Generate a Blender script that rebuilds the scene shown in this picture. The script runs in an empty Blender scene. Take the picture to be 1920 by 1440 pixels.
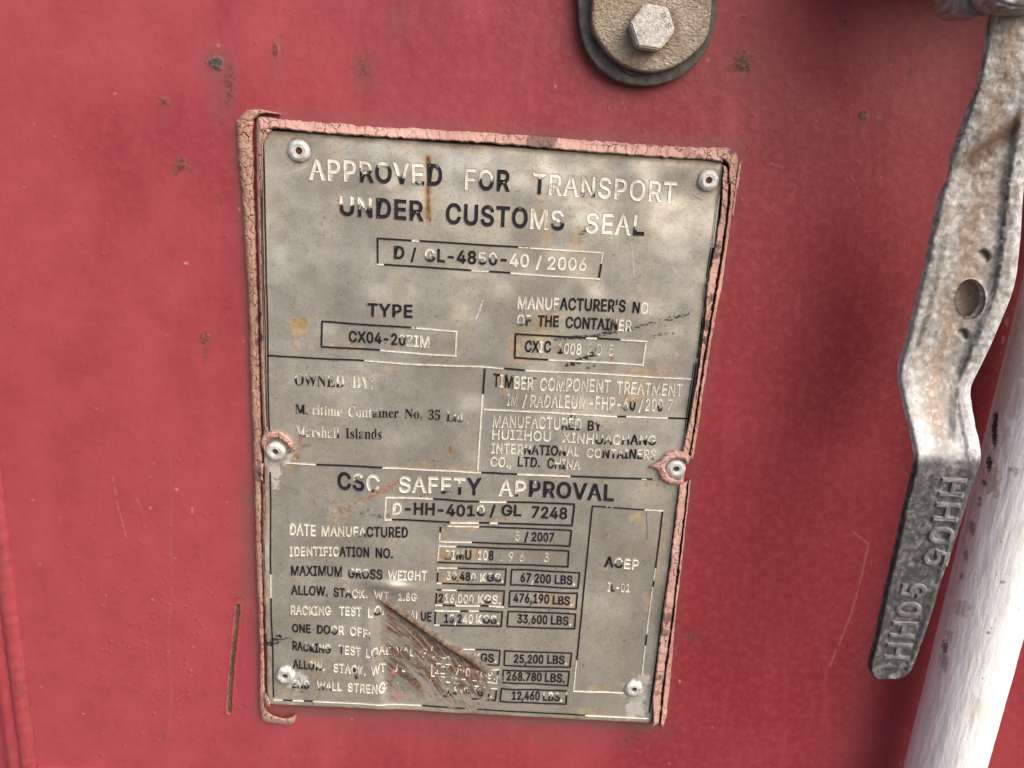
import bpy, bmesh, math, os
import numpy as np
from mathutils import Matrix, Vector

C = bpy.context.scene.collection
scn = bpy.context.scene

# ------------------------------------------------------------------ camera
D, H = 0.342, 1.30                       # metres from the door, height above the yard
F, W0, H0 = 1443.0, 1920.0, 1440.0       # focal length in photo pixels, photo size
PITCH, YAW, ROLL = math.radians(-15.543), math.radians(-2.206), math.radians(3.910)
fwd = np.array([-math.sin(YAW)*math.cos(PITCH), math.cos(YAW)*math.cos(PITCH), math.sin(PITCH)])
r0 = np.array([math.cos(YAW), math.sin(YAW), 0.0]); u0 = np.cross(r0, fwd)
right = math.cos(ROLL)*r0 + math.sin(ROLL)*u0
up = -math.sin(ROLL)*r0 + math.cos(ROLL)*u0
cam = bpy.data.cameras.new('camera'); co = bpy.data.objects.new('camera', cam); C.objects.link(co)
cam.sensor_fit = 'HORIZONTAL'; cam.sensor_width = 36.0; cam.lens = 36.0*F/W0
cam.clip_start = 0.01; cam.clip_end = 500.0
m = Matrix.Identity(4)
for k in range(3):
    m[k][0], m[k][1], m[k][2] = right[k], up[k], -fwd[k]
m[0][3], m[1][3], m[2][3] = 0.0, -D, H
co.matrix_world = m
scn.camera = co
CAM = np.array([0.0, -D, H])

# ------------------------------------------------------------------ sky, sun, exposure
SUN_EL, SUN_AZ = math.radians(40), math.radians(41)       # azimuth to the right of the door's outward normal
sdir = np.array([math.cos(SUN_EL)*math.sin(SUN_AZ), -math.cos(SUN_EL)*math.cos(SUN_AZ), math.sin(SUN_EL)])
world = bpy.data.worlds.new('World'); scn.world = world; world.use_nodes = True
wn = world.node_tree.nodes; wl = world.node_tree.links
bg = wn['Background']; sky = wn.new('ShaderNodeTexSky'); sky.sky_type = 'NISHITA'; sky.sun_disc = False
sky.sun_elevation = SUN_EL; sky.sun_rotation = math.atan2(sdir[0], sdir[1])
sky.air_density = 1.0; sky.dust_density = 6.0; sky.ozone_density = 0.3
bg.inputs['Strength'].default_value = 0.09
wl.new(sky.outputs[0], bg.inputs['Color'])
sl = bpy.data.lights.new('sun', 'SUN'); so = bpy.data.objects.new('sun', sl); C.objects.link(so)
sl.energy = 1.35; sl.angle = math.radians(70); sl.color = (1.0, 0.965, 0.92)
so.rotation_euler = Vector(-sdir).to_track_quat('-Z', 'Y').to_euler()
so.location = Vector(sdir*5)
scn.view_settings.view_transform = 'Standard'; scn.view_settings.look = 'None'
scn.view_settings.exposure = 0.96; scn.view_settings.gamma = 1.0; scn.view_settings.use_curve_mapping = False

# ------------------------------------------------------------------ helpers
def at(x, y, h=0.0):
    """point of the door's space that stands h metres off the door, given in photo pixels"""
    x, y, h = np.broadcast_arrays(np.asarray(x, float), np.asarray(y, float), np.asarray(h, float))
    d = (fwd + right*((x[..., None]-W0/2)/F) - up*((y[..., None]-H0/2)/F))
    return CAM + d*((D-h)/d[..., 1])[..., None]

def px(P):
    q = np.asarray(P)-CAM
    w = q@fwd
    return W0/2+F*(q@right)/w, H0/2-F*(q@up)/w

_rng = np.random.RandomState(7)
_T = _rng.rand(256, 256)
def vnoise(x, y, seed=0):
    x = np.asarray(x, float)+seed*37.17; y = np.asarray(y, float)+seed*17.71
    xi = np.floor(x).astype(int); yi = np.floor(y).astype(int); fx = x-xi; fy = y-yi
    fx = fx*fx*(3-2*fx); fy = fy*fy*(3-2*fy)
    a = _T[yi % 256, xi % 256]; b = _T[yi % 256, (xi+1) % 256]; c = _T[(yi+1) % 256, xi % 256]; d = _T[(yi+1) % 256, (xi+1) % 256]
    return (a*(1-fx)+b*fx)*(1-fy)+(c*(1-fx)+d*fx)*fy
def fbm(x, y, seed=0, o=4):
    s = 0; a = .5; t = 0
    for k in range(o):
        s = s+a*vnoise(x, y, seed+k*3); t += a; x = x*2.03; y = y*2.03; a *= .55
    return s/t
def sst(a, b, x):
    t = np.clip((x-a)/(b-a), 0, 1); return t*t*(3-2*t)
def voro(x, y, seed=0):
    """distance between the nearest and second nearest jittered cell point, and a cell value"""
    xi = np.floor(x).astype(int); yi = np.floor(y).astype(int)
    d1 = np.full(x.shape, 9.); d2 = np.full(x.shape, 9.); cv = np.zeros(x.shape)
    for dy in (-1, 0, 1):
        for dx in (-1, 0, 1):
            a = xi+dx; b = yi+dy
            jx = _T[(b*7+seed*13) % 256, (a*3+seed*5) % 256]; jy = _T[(b*5+91+seed) % 256, (a*11+41) % 256]
            d = np.hypot(a+.15+.7*jx-x, b+.15+.7*jy-y)
            new = d < d1
            d2 = np.where(new, d1, np.minimum(d2, d)); cv = np.where(new, jx, cv); d1 = np.where(new, d, d1)
    return d2-d1, cv
def seg_d(x, y, pts):
    """distance to a polyline and the fraction along it"""
    best = np.full(np.shape(x), 1e9); fr = np.zeros(np.shape(x)); n = len(pts)-1
    for k in range(n):
        (ax, ay), (bx, by) = pts[k], pts[k+1]
        t = np.clip(((x-ax)*(bx-ax)+(y-ay)*(by-ay))/((bx-ax)**2+(by-ay)**2+1e-9), 0, 1)
        d = np.hypot(x-ax-t*(bx-ax), y-ay-t*(by-ay))
        fr = np.where(d < best, (k+t)/n, fr); best = np.minimum(best, d)
    return best, fr
def blob(x, y, cx, cy, rx, ry=None, seed=1, rough=.6, sc=None):
    ry = ry or rx; sc = sc or 2.2/min(rx, ry)
    d = np.hypot((x-cx)/rx, (y-cy)/ry); out = np.zeros(np.shape(x)); k = d < 1.05+rough
    if k.any(): out[k] = sst(1.05, .65, d[k]+rough*(fbm(x[k]*sc, y[k]*sc, seed)-.5)*2)
    return out
def near(u, v, pts, pad):
    p = np.array(pts); return (u > p[:, 0].min()-pad) & (u < p[:, 0].max()+pad) & (v > p[:, 1].min()-pad) & (v < p[:, 1].max()+pad)

def raw_mesh(name, V, Fq, mat=None, parent=None, attrs=None, smooth=True, tris=None):
    me = bpy.data.meshes.new(name)
    V = np.asarray(V, np.float32).reshape(-1, 3); Fq = np.asarray(Fq, np.int32).reshape(-1, 4)
    loops = Fq.ravel(); starts = np.arange(len(Fq))*4; tot = np.full(len(Fq), 4)
    if tris is not None and len(tris):
        tris = np.asarray(tris, np.int32).reshape(-1, 3)
        starts = np.concatenate([starts, len(loops)+np.arange(len(tris))*3]); tot = np.concatenate([tot, np.full(len(tris), 3)])
        loops = np.concatenate([loops, tris.ravel()])
    me.vertices.add(len(V)); me.vertices.foreach_set('co', V.ravel())
    me.loops.add(len(loops)); me.loops.foreach_set('vertex_index', loops.astype(np.int32))
    me.polygons.add(len(starts)); me.polygons.foreach_set('loop_start', starts.astype(np.int32))
    me.polygons.foreach_set('loop_total', tot.astype(np.int32))
    me.polygons.foreach_set('use_smooth', np.full(len(starts), smooth))
    me.update(calc_edges=True)
    for k, a in (attrs or {}).items():
        at_ = me.attributes.new(k, 'FLOAT', 'POINT'); at_.data.foreach_set('value', np.asarray(a, np.float32).ravel())
    if mat: me.materials.append(mat)
    return link(name, me, parent)
def link(name, me, parent=None):
    o = bpy.data.objects.new(name, me); C.objects.link(o)
    if parent is not None:
        o.parent = parent; o.matrix_parent_inverse = Matrix.Translation(-Vector(parent.location))
    return o
def quads(ny, nx, wrapx=False, off=0):
    i = np.arange(ny*nx).reshape(ny, nx)+off
    if wrapx: i = np.concatenate([i, i[:, :1]], 1)
    return np.stack([i[:-1, :-1], i[:-1, 1:], i[1:, 1:], i[1:, :-1]], -1).reshape(-1, 4)
def grid(name, P, mat, parent=None, attrs=None, wrapx=False, smooth=True):
    ny, nx = P.shape[:2]
    return raw_mesh(name, P.reshape(-1, 3), quads(ny, nx, wrapx)[:, ::-1], mat, parent, attrs, smooth)
def thing(name, label, cat, loc, group=None):
    o = bpy.data.objects.new(name, None); C.objects.link(o); o.location = Vector([float(v) for v in loc])
    o.empty_display_size = .01
    o['label'] = label; o['category'] = cat
    if group: o['group'] = group
    return o
def bm_obj(name, bm, mat, parent, smooth=False):
    bm.normal_update()
    me = bpy.data.meshes.new(name); bm.to_mesh(me); bm.free()
    if smooth:
        me.polygons.foreach_set('use_smooth', [True]*len(me.polygons))
    me.materials.append(mat)
    return link(name, me, parent)

# ------------------------------------------------------------------ node shorthand
class Mat:
    def __init__(s, name):
        s.m = bpy.data.materials.new(name); s.m.use_nodes = True
        s.nt = s.m.node_tree; s.b = s.nt.nodes['Principled BSDF']; s.tc = None
    def L(s, a, b): s.nt.links.new(a, b)
    def put(s, inp, v):
        if isinstance(v, (int, float)): inp.default_value = v
        elif isinstance(v, tuple): inp.default_value = v if len(v) == 4 else v+(1,)
        else: s.L(v, inp)
    def attr(s, n):
        a = s.nt.nodes.new('ShaderNodeAttribute'); a.attribute_name = n; return a.outputs['Fac']
    def noise(s, scale, detail=4, rough=.55, stretch=None, dist=0.):
        if s.tc is None: s.tc = s.nt.nodes.new('ShaderNodeTexCoord')
        v = s.tc.outputs['Object']
        if stretch:
            mp = s.nt.nodes.new('ShaderNodeMapping'); mp.inputs['Scale'].default_value = stretch; s.L(v, mp.inputs[0]); v = mp.outputs[0]
        n = s.nt.nodes.new('ShaderNodeTexNoise'); n.inputs['Scale'].default_value = scale; n.inputs['Detail'].default_value = detail
        n.inputs['Roughness'].default_value = rough; n.inputs['Distortion'].default_value = dist; s.L(v, n.inputs['Vector']); return n.outputs['Fac']
    def math(s, op, a, b=0., c=None):
        n = s.nt.nodes.new('ShaderNodeMath'); n.operation = op; s.put(n.inputs[0], a); s.put(n.inputs[1], b)
        if c is not None: s.put(n.inputs[2], c)
        return n.outputs[0]
    def step(s, v, a, b, lo=0., hi=1.):
        n = s.nt.nodes.new('ShaderNodeMapRange'); n.interpolation_type = 'SMOOTHSTEP'; s.put(n.inputs[0], v)
        n.inputs[1].default_value = a; n.inputs[2].default_value = b; n.inputs[3].default_value = lo; n.inputs[4].default_value = hi; return n.outputs[0]
    def mix(s, f, a, b):
        n = s.nt.nodes.new('ShaderNodeMix'); n.data_type = 'RGBA'; s.put(n.inputs[0], f); s.put(n.inputs[6], a); s.put(n.inputs[7], b); return n.outputs[2]
    def bump(s, h, dist, strength=1., prev=None):
        n = s.nt.nodes.new('ShaderNodeBump'); n.inputs['Strength'].default_value = strength; n.inputs['Distance'].default_value = dist
        s.put(n.inputs['Height'], h)
        if prev is not None: s.L(prev, n.inputs['Normal'])
        return n.outputs[0]
    def out(s, col, rough=.6, metal=0., normal=None, spec=.5):
        s.put(s.b.inputs['Base Color'], col); s.put(s.b.inputs['Roughness'], rough); s.put(s.b.inputs['Metallic'], metal)
        s.b.inputs['Specular IOR Level'].default_value = spec
        if normal is not None: s.L(normal, s.b.inputs['Normal'])
        return s.m

# ------------------------------------------------------------------ materials
def m_door():
    M = Mat('faded_red_paint')
    n1 = M.noise(9, 5); n2 = M.noise(14, 4, stretch=(1, 1, .12)); n3 = M.noise(260, 3); n4 = M.noise(1400, 2); n5 = M.noise(55, 5)
    col = M.mix(M.step(n1, .3, .7), (.190, .0205, .028), (.228, .0265, .035))
    col = M.mix(M.math('MULTIPLY', M.step(n2, .50, .72), .32), col, (.33, .085, .10))
    col = M.mix(M.math('MULTIPLY', M.step(n5, .5, .8), .22), col, (.24, .03, .03))
    col = M.mix(M.math('MULTIPLY', M.step(n3, .40, .70), .30), col, (.36, .062, .075))
    col = M.mix(M.math('MULTIPLY', M.step(n4, .66, .74), .35), col, (.15, .02, .022))
    col = M.mix(M.math('MULTIPLY', M.attr('fade_and_light'), M.step(n5, .25, .75, .6, .95)), col, (.345, .062, .076))
    col = M.mix(M.math('MULTIPLY', M.attr('grime'), M.step(n3, .2, .8, .55, 1.)), col, (.13, .085, .075))
    r = M.attr('rust')
    rc = M.mix(M.step(M.noise(800, 4), .38, .62), (.052, .020, .012), (.18, .075, .038))
    col = M.mix(r, col, rc)
    col = M.mix(M.attr('crust'), col, M.mix(M.step(M.noise(1500, 3), .4, .6), (.022, .02, .02), (.12, .10, .09)))
    col = M.mix(M.math('MULTIPLY', M.attr('chip'), .66), col, (.47, .29, .26))
    nm = M.bump(n4, .00008, .7); nm = M.bump(n3, .00030, .6, nm)
    rough = M.math('ADD', M.math('MULTIPLY', r, .35), M.step(n1, .3, .7, .42, .52))
    return M.out(col, rough, 0., nm, .32)
def m_plate():
    M = Mat('weathered_stainless_steel')
    a = M.noise(28, 5); b = M.noise(190, 5, .6); c = M.noise(1100, 3); d = M.noise(70, 4, stretch=(1, 1, .35))
    col = M.mix(M.step(a, .25, .75), (.54, .515, .45), (.635, .62, .575))
    col = M.mix(M.math('MULTIPLY', M.step(b, .34, .72), .45), col, (.40, .36, .28))
    col = M.mix(M.math('MULTIPLY', M.step(c, .52, .68), .46), col, (.24, .21, .155))
    col = M.mix(M.math('MULTIPLY', M.step(d, .45, .80), .4), col, (.66, .65, .63))
    st = M.attr('stain')
    col = M.mix(M.math('MULTIPLY', st, M.step(b, .25, .65, .85, 1.)), col, M.mix(M.step(M.noise(330, 4), .35, .65), (.205, .112, .034), (.345, .215, .08)))
    rs = M.attr('rust')
    col = M.mix(M.math('MULTIPLY', rs, M.step(M.noise(900, 4), .2, .6, .6, 1.)), col, M.mix(M.step(M.noise(420, 5), .35, .65), (.050, .020, .010), (.185, .072, .024)))
    col = M.mix(M.attr('white'), col, (.68, .67, .66))
    col = M.mix(M.attr('scuff'), col, (.025, .026, .032))
    col = M.mix(M.attr('pink'), col, (.52, .17, .16))
    nm = M.bump(c, .00003, .5); nm = M.bump(b, .00012, .5, nm)
    met = M.math('SUBTRACT', .70, M.math('MULTIPLY', M.math('MAXIMUM', M.math('MAXIMUM', st, rs), M.attr('white')), .6))
    rough = M.math('ADD', M.step(a, .3, .7, .22, .33), M.math('MULTIPLY', M.math('MAXIMUM', st, rs), .35))
    return M.out(col, rough, met, nm)
def m_ink():
    M = Mat('worn_black_ink')
    n = M.noise(420, 6, .7); s = M.noise(1500, 2)
    v = M.math('ADD', M.attr('ink'), M.math('MULTIPLY', M.math('SUBTRACT', n, .5), .9))
    k = M.step(v, .42, .58)
    bare = M.mix(M.step(M.noise(600, 4), .35, .65), (.66, .635, .56), (.84, .825, .77))
    bare = M.mix(M.math('MULTIPLY', M.attr('rim'), M.step(s, .35, .6, .25, .75)), bare, (.16, .145, .12))
    ink = M.mix(M.step(s, .4, .7), (.012, .012, .017), (.028, .029, .036))
    bare = M.mix(M.math('MULTIPLY', M.step(M.noise(110, 4), .48, .75), .35), bare, (.46, .39, .28))
    col = M.mix(k, bare, ink)
    return M.out(col, M.step(k, 0, 1, .32, .62), M.step(k, 0, 1, .30, 0.), None, .16)
def m_seal():
    M = Mat('cracked_pink_sealant')
    a = M.noise(60, 5); b = M.noise(420, 5, .65); c = M.noise(1600, 3)
    pink = M.mix(M.step(a, .35, .65), (.415, .25, .22), (.53, .345, .31))
    tan = M.mix(M.step(a, .35, .65), (.38, .21, .14), (.49, .30, .215))
    col = M.mix(M.attr('tone'), pink, tan)
    col = M.mix(M.math('MULTIPLY', M.step(b, .45, .75), .55), col, (.43, .235, .19))
    col = M.mix(M.math('MULTIPLY', M.step(c, .6, .75), .3), col, (.62, .42, .36))
    col = M.mix(M.math('MULTIPLY', M.attr('crack'), .9), col, (.10, .05, .034))
    col = M.mix(M.attr('smudge'), col, (.07, .045, .05))
    nm = M.bump(b, .0006, .6); nm = M.bump(c, .00018, .5, nm)
    return M.out(col, .8, 0., nm, .25)
def m_zinc():
    M = Mat('galvanised_dirty_steel')
    a = M.noise(45, 5); b = M.noise(330, 6, .65); c = M.noise(1300, 3)
    base = M.mix(M.step(b, .40, .60), (.235, .225, .22), (.37, .36, .355))
    col = M.mix(M.math('MULTIPLY', M.step(a, .45, .7), .6), base, (.30, .275, .25))
    dirt_and_shade = M.mix(M.step(M.noise(620, 5, .65), .34, .66), (.235, .175, .135), (.345, .27, .215))
    col = M.mix(M.attr('dirt_and_shade'), col, dirt_and_shade)
    col = M.mix(M.math('MULTIPLY', M.attr('zinc_and_light'), M.step(b, .3, .6, .3, 1.)), col, (.56, .585, .61))
    col = M.mix(M.attr('rust'), col, (.145, .09, .06))
    grip = M.mix(M.step(b, .45, .75), (.065, .066, .072), (.20, .20, .205))
    col = M.mix(M.attr('dark'), col, grip)
    col = M.mix(M.math('MULTIPLY', M.step(c, .60, .70), .6), col, (.11, .095, .085))
    nm = M.bump(c, .0001, .7); nm = M.bump(b, .0006, .55, nm)
    return M.out(col, M.step(b, .3, .7, .5, .72), M.math('MULTIPLY', M.attr('dark'), .4), nm)
def m_pipe():
    M = Mat('thick_white_paint')
    a = M.noise(60, 5, stretch=(1, 1, .15)); b = M.noise(320, 5, .6, stretch=(1, 1, .14)); c = M.noise(1300, 3)
    col = M.mix(M.step(a, .35, .65), (.80, .80, .81), (.86, .865, .875))
    col = M.mix(M.math('MULTIPLY', M.step(b, .46, .68), .5), col, (.60, .575, .545))
    col = M.mix(M.attr('stain'), col, M.mix(M.step(b, .3, .7), (.36, .26, .19), (.52, .42, .33)))
    col = M.mix(M.attr('chip'), col, M.mix(M.step(c, .4, .7), (.02, .02, .022), (.10, .095, .09)))
    col = M.mix(M.math('MULTIPLY', M.step(M.noise(520, 2), .71, .74), .6), col, (.30, .2, .14))
    nm = M.bump(b, .0010, .6); nm = M.bump(c, .0003, .5, nm)
    return M.out(col, .46, 0., nm)
def m_rivet():
    M = Mat('oxidised_aluminium')
    b = M.noise(500, 5, .6); c = M.noise(1800, 2)
    col = M.mix(M.step(b, .3, .7), (.42, .42, .425), (.66, .67, .68))
    col = M.mix(M.math('MULTIPLY', M.step(M.noise(190, 4, .6), .5, .68), .55), col, (.30, .235, .18))
    return M.out(col, .55, .25, M.bump(c, .00012, .6))
def m_simple(name, c1, c2, rough, metal=0., sc=400, bump=.0002, lo=.35, hi=.65):
    M = Mat(name); b = M.noise(sc, 6, .6); c = M.noise(sc*4, 3)
    nm = M.bump(c, bump*.3, .7); nm = M.bump(b, bump, .7, nm)
    return M.out(M.mix(M.step(b, lo, hi), c1, c2), rough, metal, nm)
def m_bracket():
    M = Mat('sand_stained_steel')
    a = M.noise(55, 4); b = M.noise(620, 3, .6, stretch=(1, 1, 1.5), dist=.6); c = M.noise(2200, 2)
    col = M.mix(M.step(a, .3, .7), (.30, .235, .165), (.45, .40, .33))
    col = M.mix(M.math('MULTIPLY', M.step(b, .5, .3), .6), col, (.20, .135, .085))
    col = M.mix(M.math('MULTIPLY', M.attr('dirt_and_shade'), M.step(b, .2, .6, .5, 1.)), col, (.185, .125, .08))
    return M.out(col, .55, .15, M.bump(c, .0001, .5, M.bump(b, .0016, .9)))
def m_bolt():
    M = Mat('pitted_bolt_steel')
    b = M.noise(650, 5, .6); c = M.noise(1500, 3)
    col = M.mix(M.step(b, .35, .65), (.36, .335, .31), (.55, .535, .51))
    col = M.mix(M.math('MULTIPLY', M.step(c, .6, .68), .7), col, (.20, .16, .13))
    return M.out(col, .55, .2, M.bump(c, .0004, .8))
DOOR, PLATE, INK, SEAL, ZINC, PIPE, RIVET = m_door(), m_plate(), m_ink(), m_seal(), m_zinc(), m_pipe(), m_rivet()
BRACKET, BOLT = m_bracket(), m_bolt()
RUBBER = m_simple('dry_cracked_rubber', (.045, .040, .037), (.095, .085, .078), .75, 0, 300, .0004)
CORE = m_simple('rusty_rivet_core', (.05, .02, .01), (.16, .065, .02), .85, 0, 1500, .0003)
YARD = m_simple('dark_yard_asphalt', (.055, .055, .056), (.10, .10, .098), .9, 0, 3, .004)

# ------------------------------------------------------------------ the setting
yard = raw_mesh('ground', [(-150, -300, 0), (150, -300, 0), (150, 60, 0), (-150, 60, 0)], [(0, 1, 2, 3)], YARD, None, None, False)
yard['kind'] = 'structure'

# ------------------------------------------------------------------ the red door
door = thing('container_door', 'faded red painted steel container door with rust spots and scratches', 'door', (0, 0, 0.15))
XW = float(at(30, 1090)[0])                                  # the vertical weld beside the panel
x0, x1 = XW-.012, float(at(1990, 1440)[0])+.03
z1, z0 = float(at(960, -60)[2])+.012, float(at(960, 1440)[2])-.02
xs = np.concatenate([np.arange(x0, x1, .0005), np.linspace(x1, 1.15, 60)])
zs = np.concatenate([np.linspace(.15, z0, 60)[:-1], np.arange(z0, z1, .0005), np.linspace(z1, 2.45, 60)])
X, Z = np.meshgrid(xs, zs); P = np.stack([X, np.zeros_like(X), Z], -1)
u, v = px(P)
inside = (u > -80) & (u < 2000) & (v > -80) & (v < 1500)
rust = np.zeros_like(u); crust = rust.copy(); grime = rust.copy(); chip = rust.copy(); fade_and_light = rust.copy(); hgt = rust.copy()
def mx(a, b): np.maximum(a, b, out=a)
for (cx, cy, rx, ry, s, k) in [(518, 92, 8, 14, .75, 1), (526, 70, 5, 6, .5, 11), (308, 190, 11, 9, .75, 2), (340, 306, 11, 13, .8, 3), (330, 322, 6, 9, .7, 12), (358, 316, 8, 10, .4, 13), (683, 128, 14, 22, .55, 4),
        (385, 634, 12, 10, .8, 5), (386, 660, 6, 26, .4, 15), (1393, 116, 15, 22, .95, 6), (1376, 128, 8, 10, .5, 16), (1618, 216, 9, 8, .8, 7), (1708, 136, 5, 8, .6, 8), (1703, 152, 5, 5, .5, 18), (1580, 44, 8, 9, .65, 9),
        (1300, 1194, 12, 8, .55, 10), (1273, 1186, 6, 5, .5, 14), (432, 160, 10, 45, .6, 17), (447, 1121, 9, 4, .55, 19), (307, 1380, 6, 10, .35, 20), (1418, 350, 9, 5, .35, 21), (415, 380, 4, 9, .4, 22), (1550, 405, 5, 6, .3, 23), (1250, 1365, 6, 4, .4, 24), (1186, 1366, 26, 34, .30, 25), (870, 1370, 20, 34, .2, 26), (1645, 222, 7, 3, .5, 27)]:
    b = blob(u, v, cx, cy, rx, ry, k, .9); mx(rust, b*s*(.55+.45*(fbm(u/3., v/3., k) > .45)))
    m_ = near(u, v, [(cx, cy)], 70); uu, vv = u[m_], v[m_]; q_ = .34*s*sst(1, .1, np.hypot((uu-cx)/(rx*2.1), (vv-cy-ry*.3)/(ry*2.1+6))+.5*(fbm(uu/7, vv/9, k+3)-.5)); grime[m_] = np.maximum(grime[m_], q_)
    q_ = .26*s*sst(rx*.9, 0, np.abs(uu-cx+.02*(vv-cy))+rx*.8*(fbm(uu/3, vv/40, k+5)-.5))*sst(cy-2, cy+6, vv)*sst(cy+68, cy+14, vv); grime[m_] = np.maximum(grime[m_], q_)
    if s > .7: hgt += b*.0005*fbm(u*.4, v*.4, k)
b = blob(u, v, 406, 117, 17, 15, 31, .6); mx(crust, b); hgt += b*.0009*fbm(u*.35, v*.35, 5)
mx(crust, blob(u, v, 1393, 116, 10, 16, 33, .9)*.55); mx(crust, blob(u, v, 1617, 216, 5, 5, 34, .8)*.9); mx(crust, blob(u, v, 342, 303, 4, 4, 35, .6)*.8)
mx(chip, blob(u, v, 393, 111, 5, 3, 36, .5)*.6); mx(chip, blob(u, v, 410, 85, 4, 4, 37, .6)*.35)
# thin films of grime: beside the sealant, under the plate, below the rust spots, around the rubber pad
mx(grime, .55*sst(42, 6, np.hypot((u-408)/1.2, (v-122)/1.4)))
mx(grime, .34*sst(1, .2, np.hypot((u-415)/42, (v-180)/95)))
mx(grime, .20*sst(1, .2, np.hypot((u-518)/22, (v-120)/60)))
mx(grime, .34*sst(1, .1, np.hypot((u-685)/40, (v-140)/70)))
mx(grime, .25*sst(1, .1, np.hypot((u-745)/45, (v-40)/60)))
dL, fL = seg_d(u, v, [(445, 225), (455, 380), (466, 560), (473, 800), (478, 1000), (486, 1330)])
mx(grime, .42*sst(24, 3, dL+10*(fbm(u/30, v/30, 3)-.5))*sst(-.1, .1, fL))
mx(grime, .62*sst(36, 2, np.abs(u-468)+12*(fbm(u/24, v/50, 4)-.5))*sst(870, 930, v)*sst(1190, 1100, v))
dT, fT = seg_d(u, v, [(480, 214), (915, 246), (1380, 275)])
mx(grime, .40*sst(26, 2, dT+14*(fbm(u/30, v/16, 8)-.5)))
dB, fB = seg_d(u, v, [(520, 1330), (920, 1345), (1225, 1362)])
mx(grime, .75*sst(20, 3, dB+14*(fbm(u/26, v/14, 9)-.5))); mx(grime, .28*sst(70, 5, dB+40*(fbm(u/22, v/70, 10)-.5)))
mx(grime, .22*sst(1, .2, np.hypot((u-1400)/60, (v-120)/60)))
dR, fR = seg_d(u, v, [(1387, 290), (1345, 590), (1300, 880), (1247, 1360)])
mx(grime, .22*sst(20, 3, dR+8*(fbm(u/20, v/40, 11)-.5)))
# the slot gouged through the paint
dg, fg = seg_d(u, v, [(446, 1137), (442, 1180), (437, 1230), (432, 1290), (430, 1334)])
w_ = 4.0+1.6*(fbm(u/6, v/14, 12)-.5)
g = sst(w_+.8, w_-.8, dg); mx(rust, g); mx(crust, g*.35); hgt -= g*.0007
mx(chip, .30*sst(w_+2.6, w_+1.0, dg)*(1-g)*(fbm(u/5, v/9, 13) > .46)); hgt += .0003*sst(w_+5, w_+1.5, dg)*(1-g)
# scratches and chips
def scratch(pts, w, s, arr, seed, dash=.0, depth=.00004):
    global hgt
    m_ = near(u, v, pts, w+3); uu, vv = u[m_], v[m_]
    d, f = seg_d(uu, vv, pts)
    k = sst(w+.7, w-.5, d+1.2*(fbm(uu/4, vv/4, seed)-.5))*(fbm(uu/3.3, vv/7, seed+2) > dash)
    arr[m_] = np.maximum(arr[m_], k*s); hgt[m_] -= k*depth
scratch([(212, 895), (222, 950), (238, 1008)], .9, .5, chip, 1, .42)
scratch([(109, 950), (116, 985)], .8, .4, chip, 2, .5)
scratch([(1600, 997), (1629, 1020), (1613, 1090), (1597, 1150), (1575, 1205), (1556, 1248)], 1.5, .34, chip, 3, .30)
scratch([(1594, 322), (1606, 350), (1614, 376)], .9, .4, chip, 4, .5)
scratch([(1440, 305), (1468, 313)], .8, .4, chip, 5, .4)
scratch([(1690, 880), (1716, 905), (1730, 940)], .8, .18, chip, 6, .4)
scratch([(318, 840), (322, 900), (320, 1010), (323, 1100), (316, 1200), (322, 1290), (318, 1380)], 2.6, .10, chip, 7, .44, 0)
scratch([(1690, 1242), (1738, 1256)], .7, .25, chip, 8, .3)
scratch([(255, 930), (268, 960)], .7, .35, chip, 9, .45)
scratch([(1165, 185), (1172, 205)], .8, .4, chip, 10, .4)
for (cx, cy, rx, ry, k, s) in [(348, 494, 6, 3.2, 1, .95), (216, 175, 4, 2.4, 2, .9), (331, 917, 5, 3, 3, .9), (361, 957, 2.6, 8, 4, .6), (282, 952, 2, 4, 5, .8), (157, 1337, 2.5, 2, 6, .9), (1275, 1278, 2.2, 4, 7, .9), (78, 1287, 2, 2, 8, .8), (1888, 604, 4, 9, 9, .5), (1881, 636, 4, 9, 10, .5), (1877, 662, 2, 4, 11, .4), (1647, 221, 6, 3, 12, .45), (62, 937, 2.4, 2, 13, .7), (449, 392, 3, 4, 14, .7), (457, 640, 2, 3, 15, .5), (1328, 113, 2, 3, 16, .6), (900, 22, 3, 2, 17, .5), (1041, 162, 2, 5, 18, .7), (64, 232, 2, 2, 19, .7), (47, 350, 3, 2, 20, .6)]:
    mx(chip, blob(u, v, cx, cy, rx, ry, k, .6)*s)
mx(fade_and_light, .55*blob(u, v, 1700, 1385, 45, 28, 51, 1.1, .09)*(fbm(u/3, v/12, 5) > .45))
rg = np.random.RandomState(3)
for k in range(240):
    cx, cy = rg.uniform(0, 1700), rg.uniform(0, 1440); r = rg.uniform(.7, 1.9)
    ii, jj = np.searchsorted(zs, at(cx, cy)[2]), np.searchsorted(xs, at(cx, cy)[0])
    sl_ = (slice(max(ii-10, 0), ii+10), slice(max(jj-10, 0), jj+10))
    if P[sl_].size == 0: continue
    q = sst(r+.8, r-.5, np.hypot(u[sl_]-cx, v[sl_]-cy))
    t = rg.rand()
    if t < .52: crust[sl_] = np.maximum(crust[sl_], q*.75)
    elif t < .72: chip[sl_] = np.maximum(chip[sl_], q*.6)
    else: rust[sl_] = np.maximum(rust[sl_], q*.8)
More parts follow.
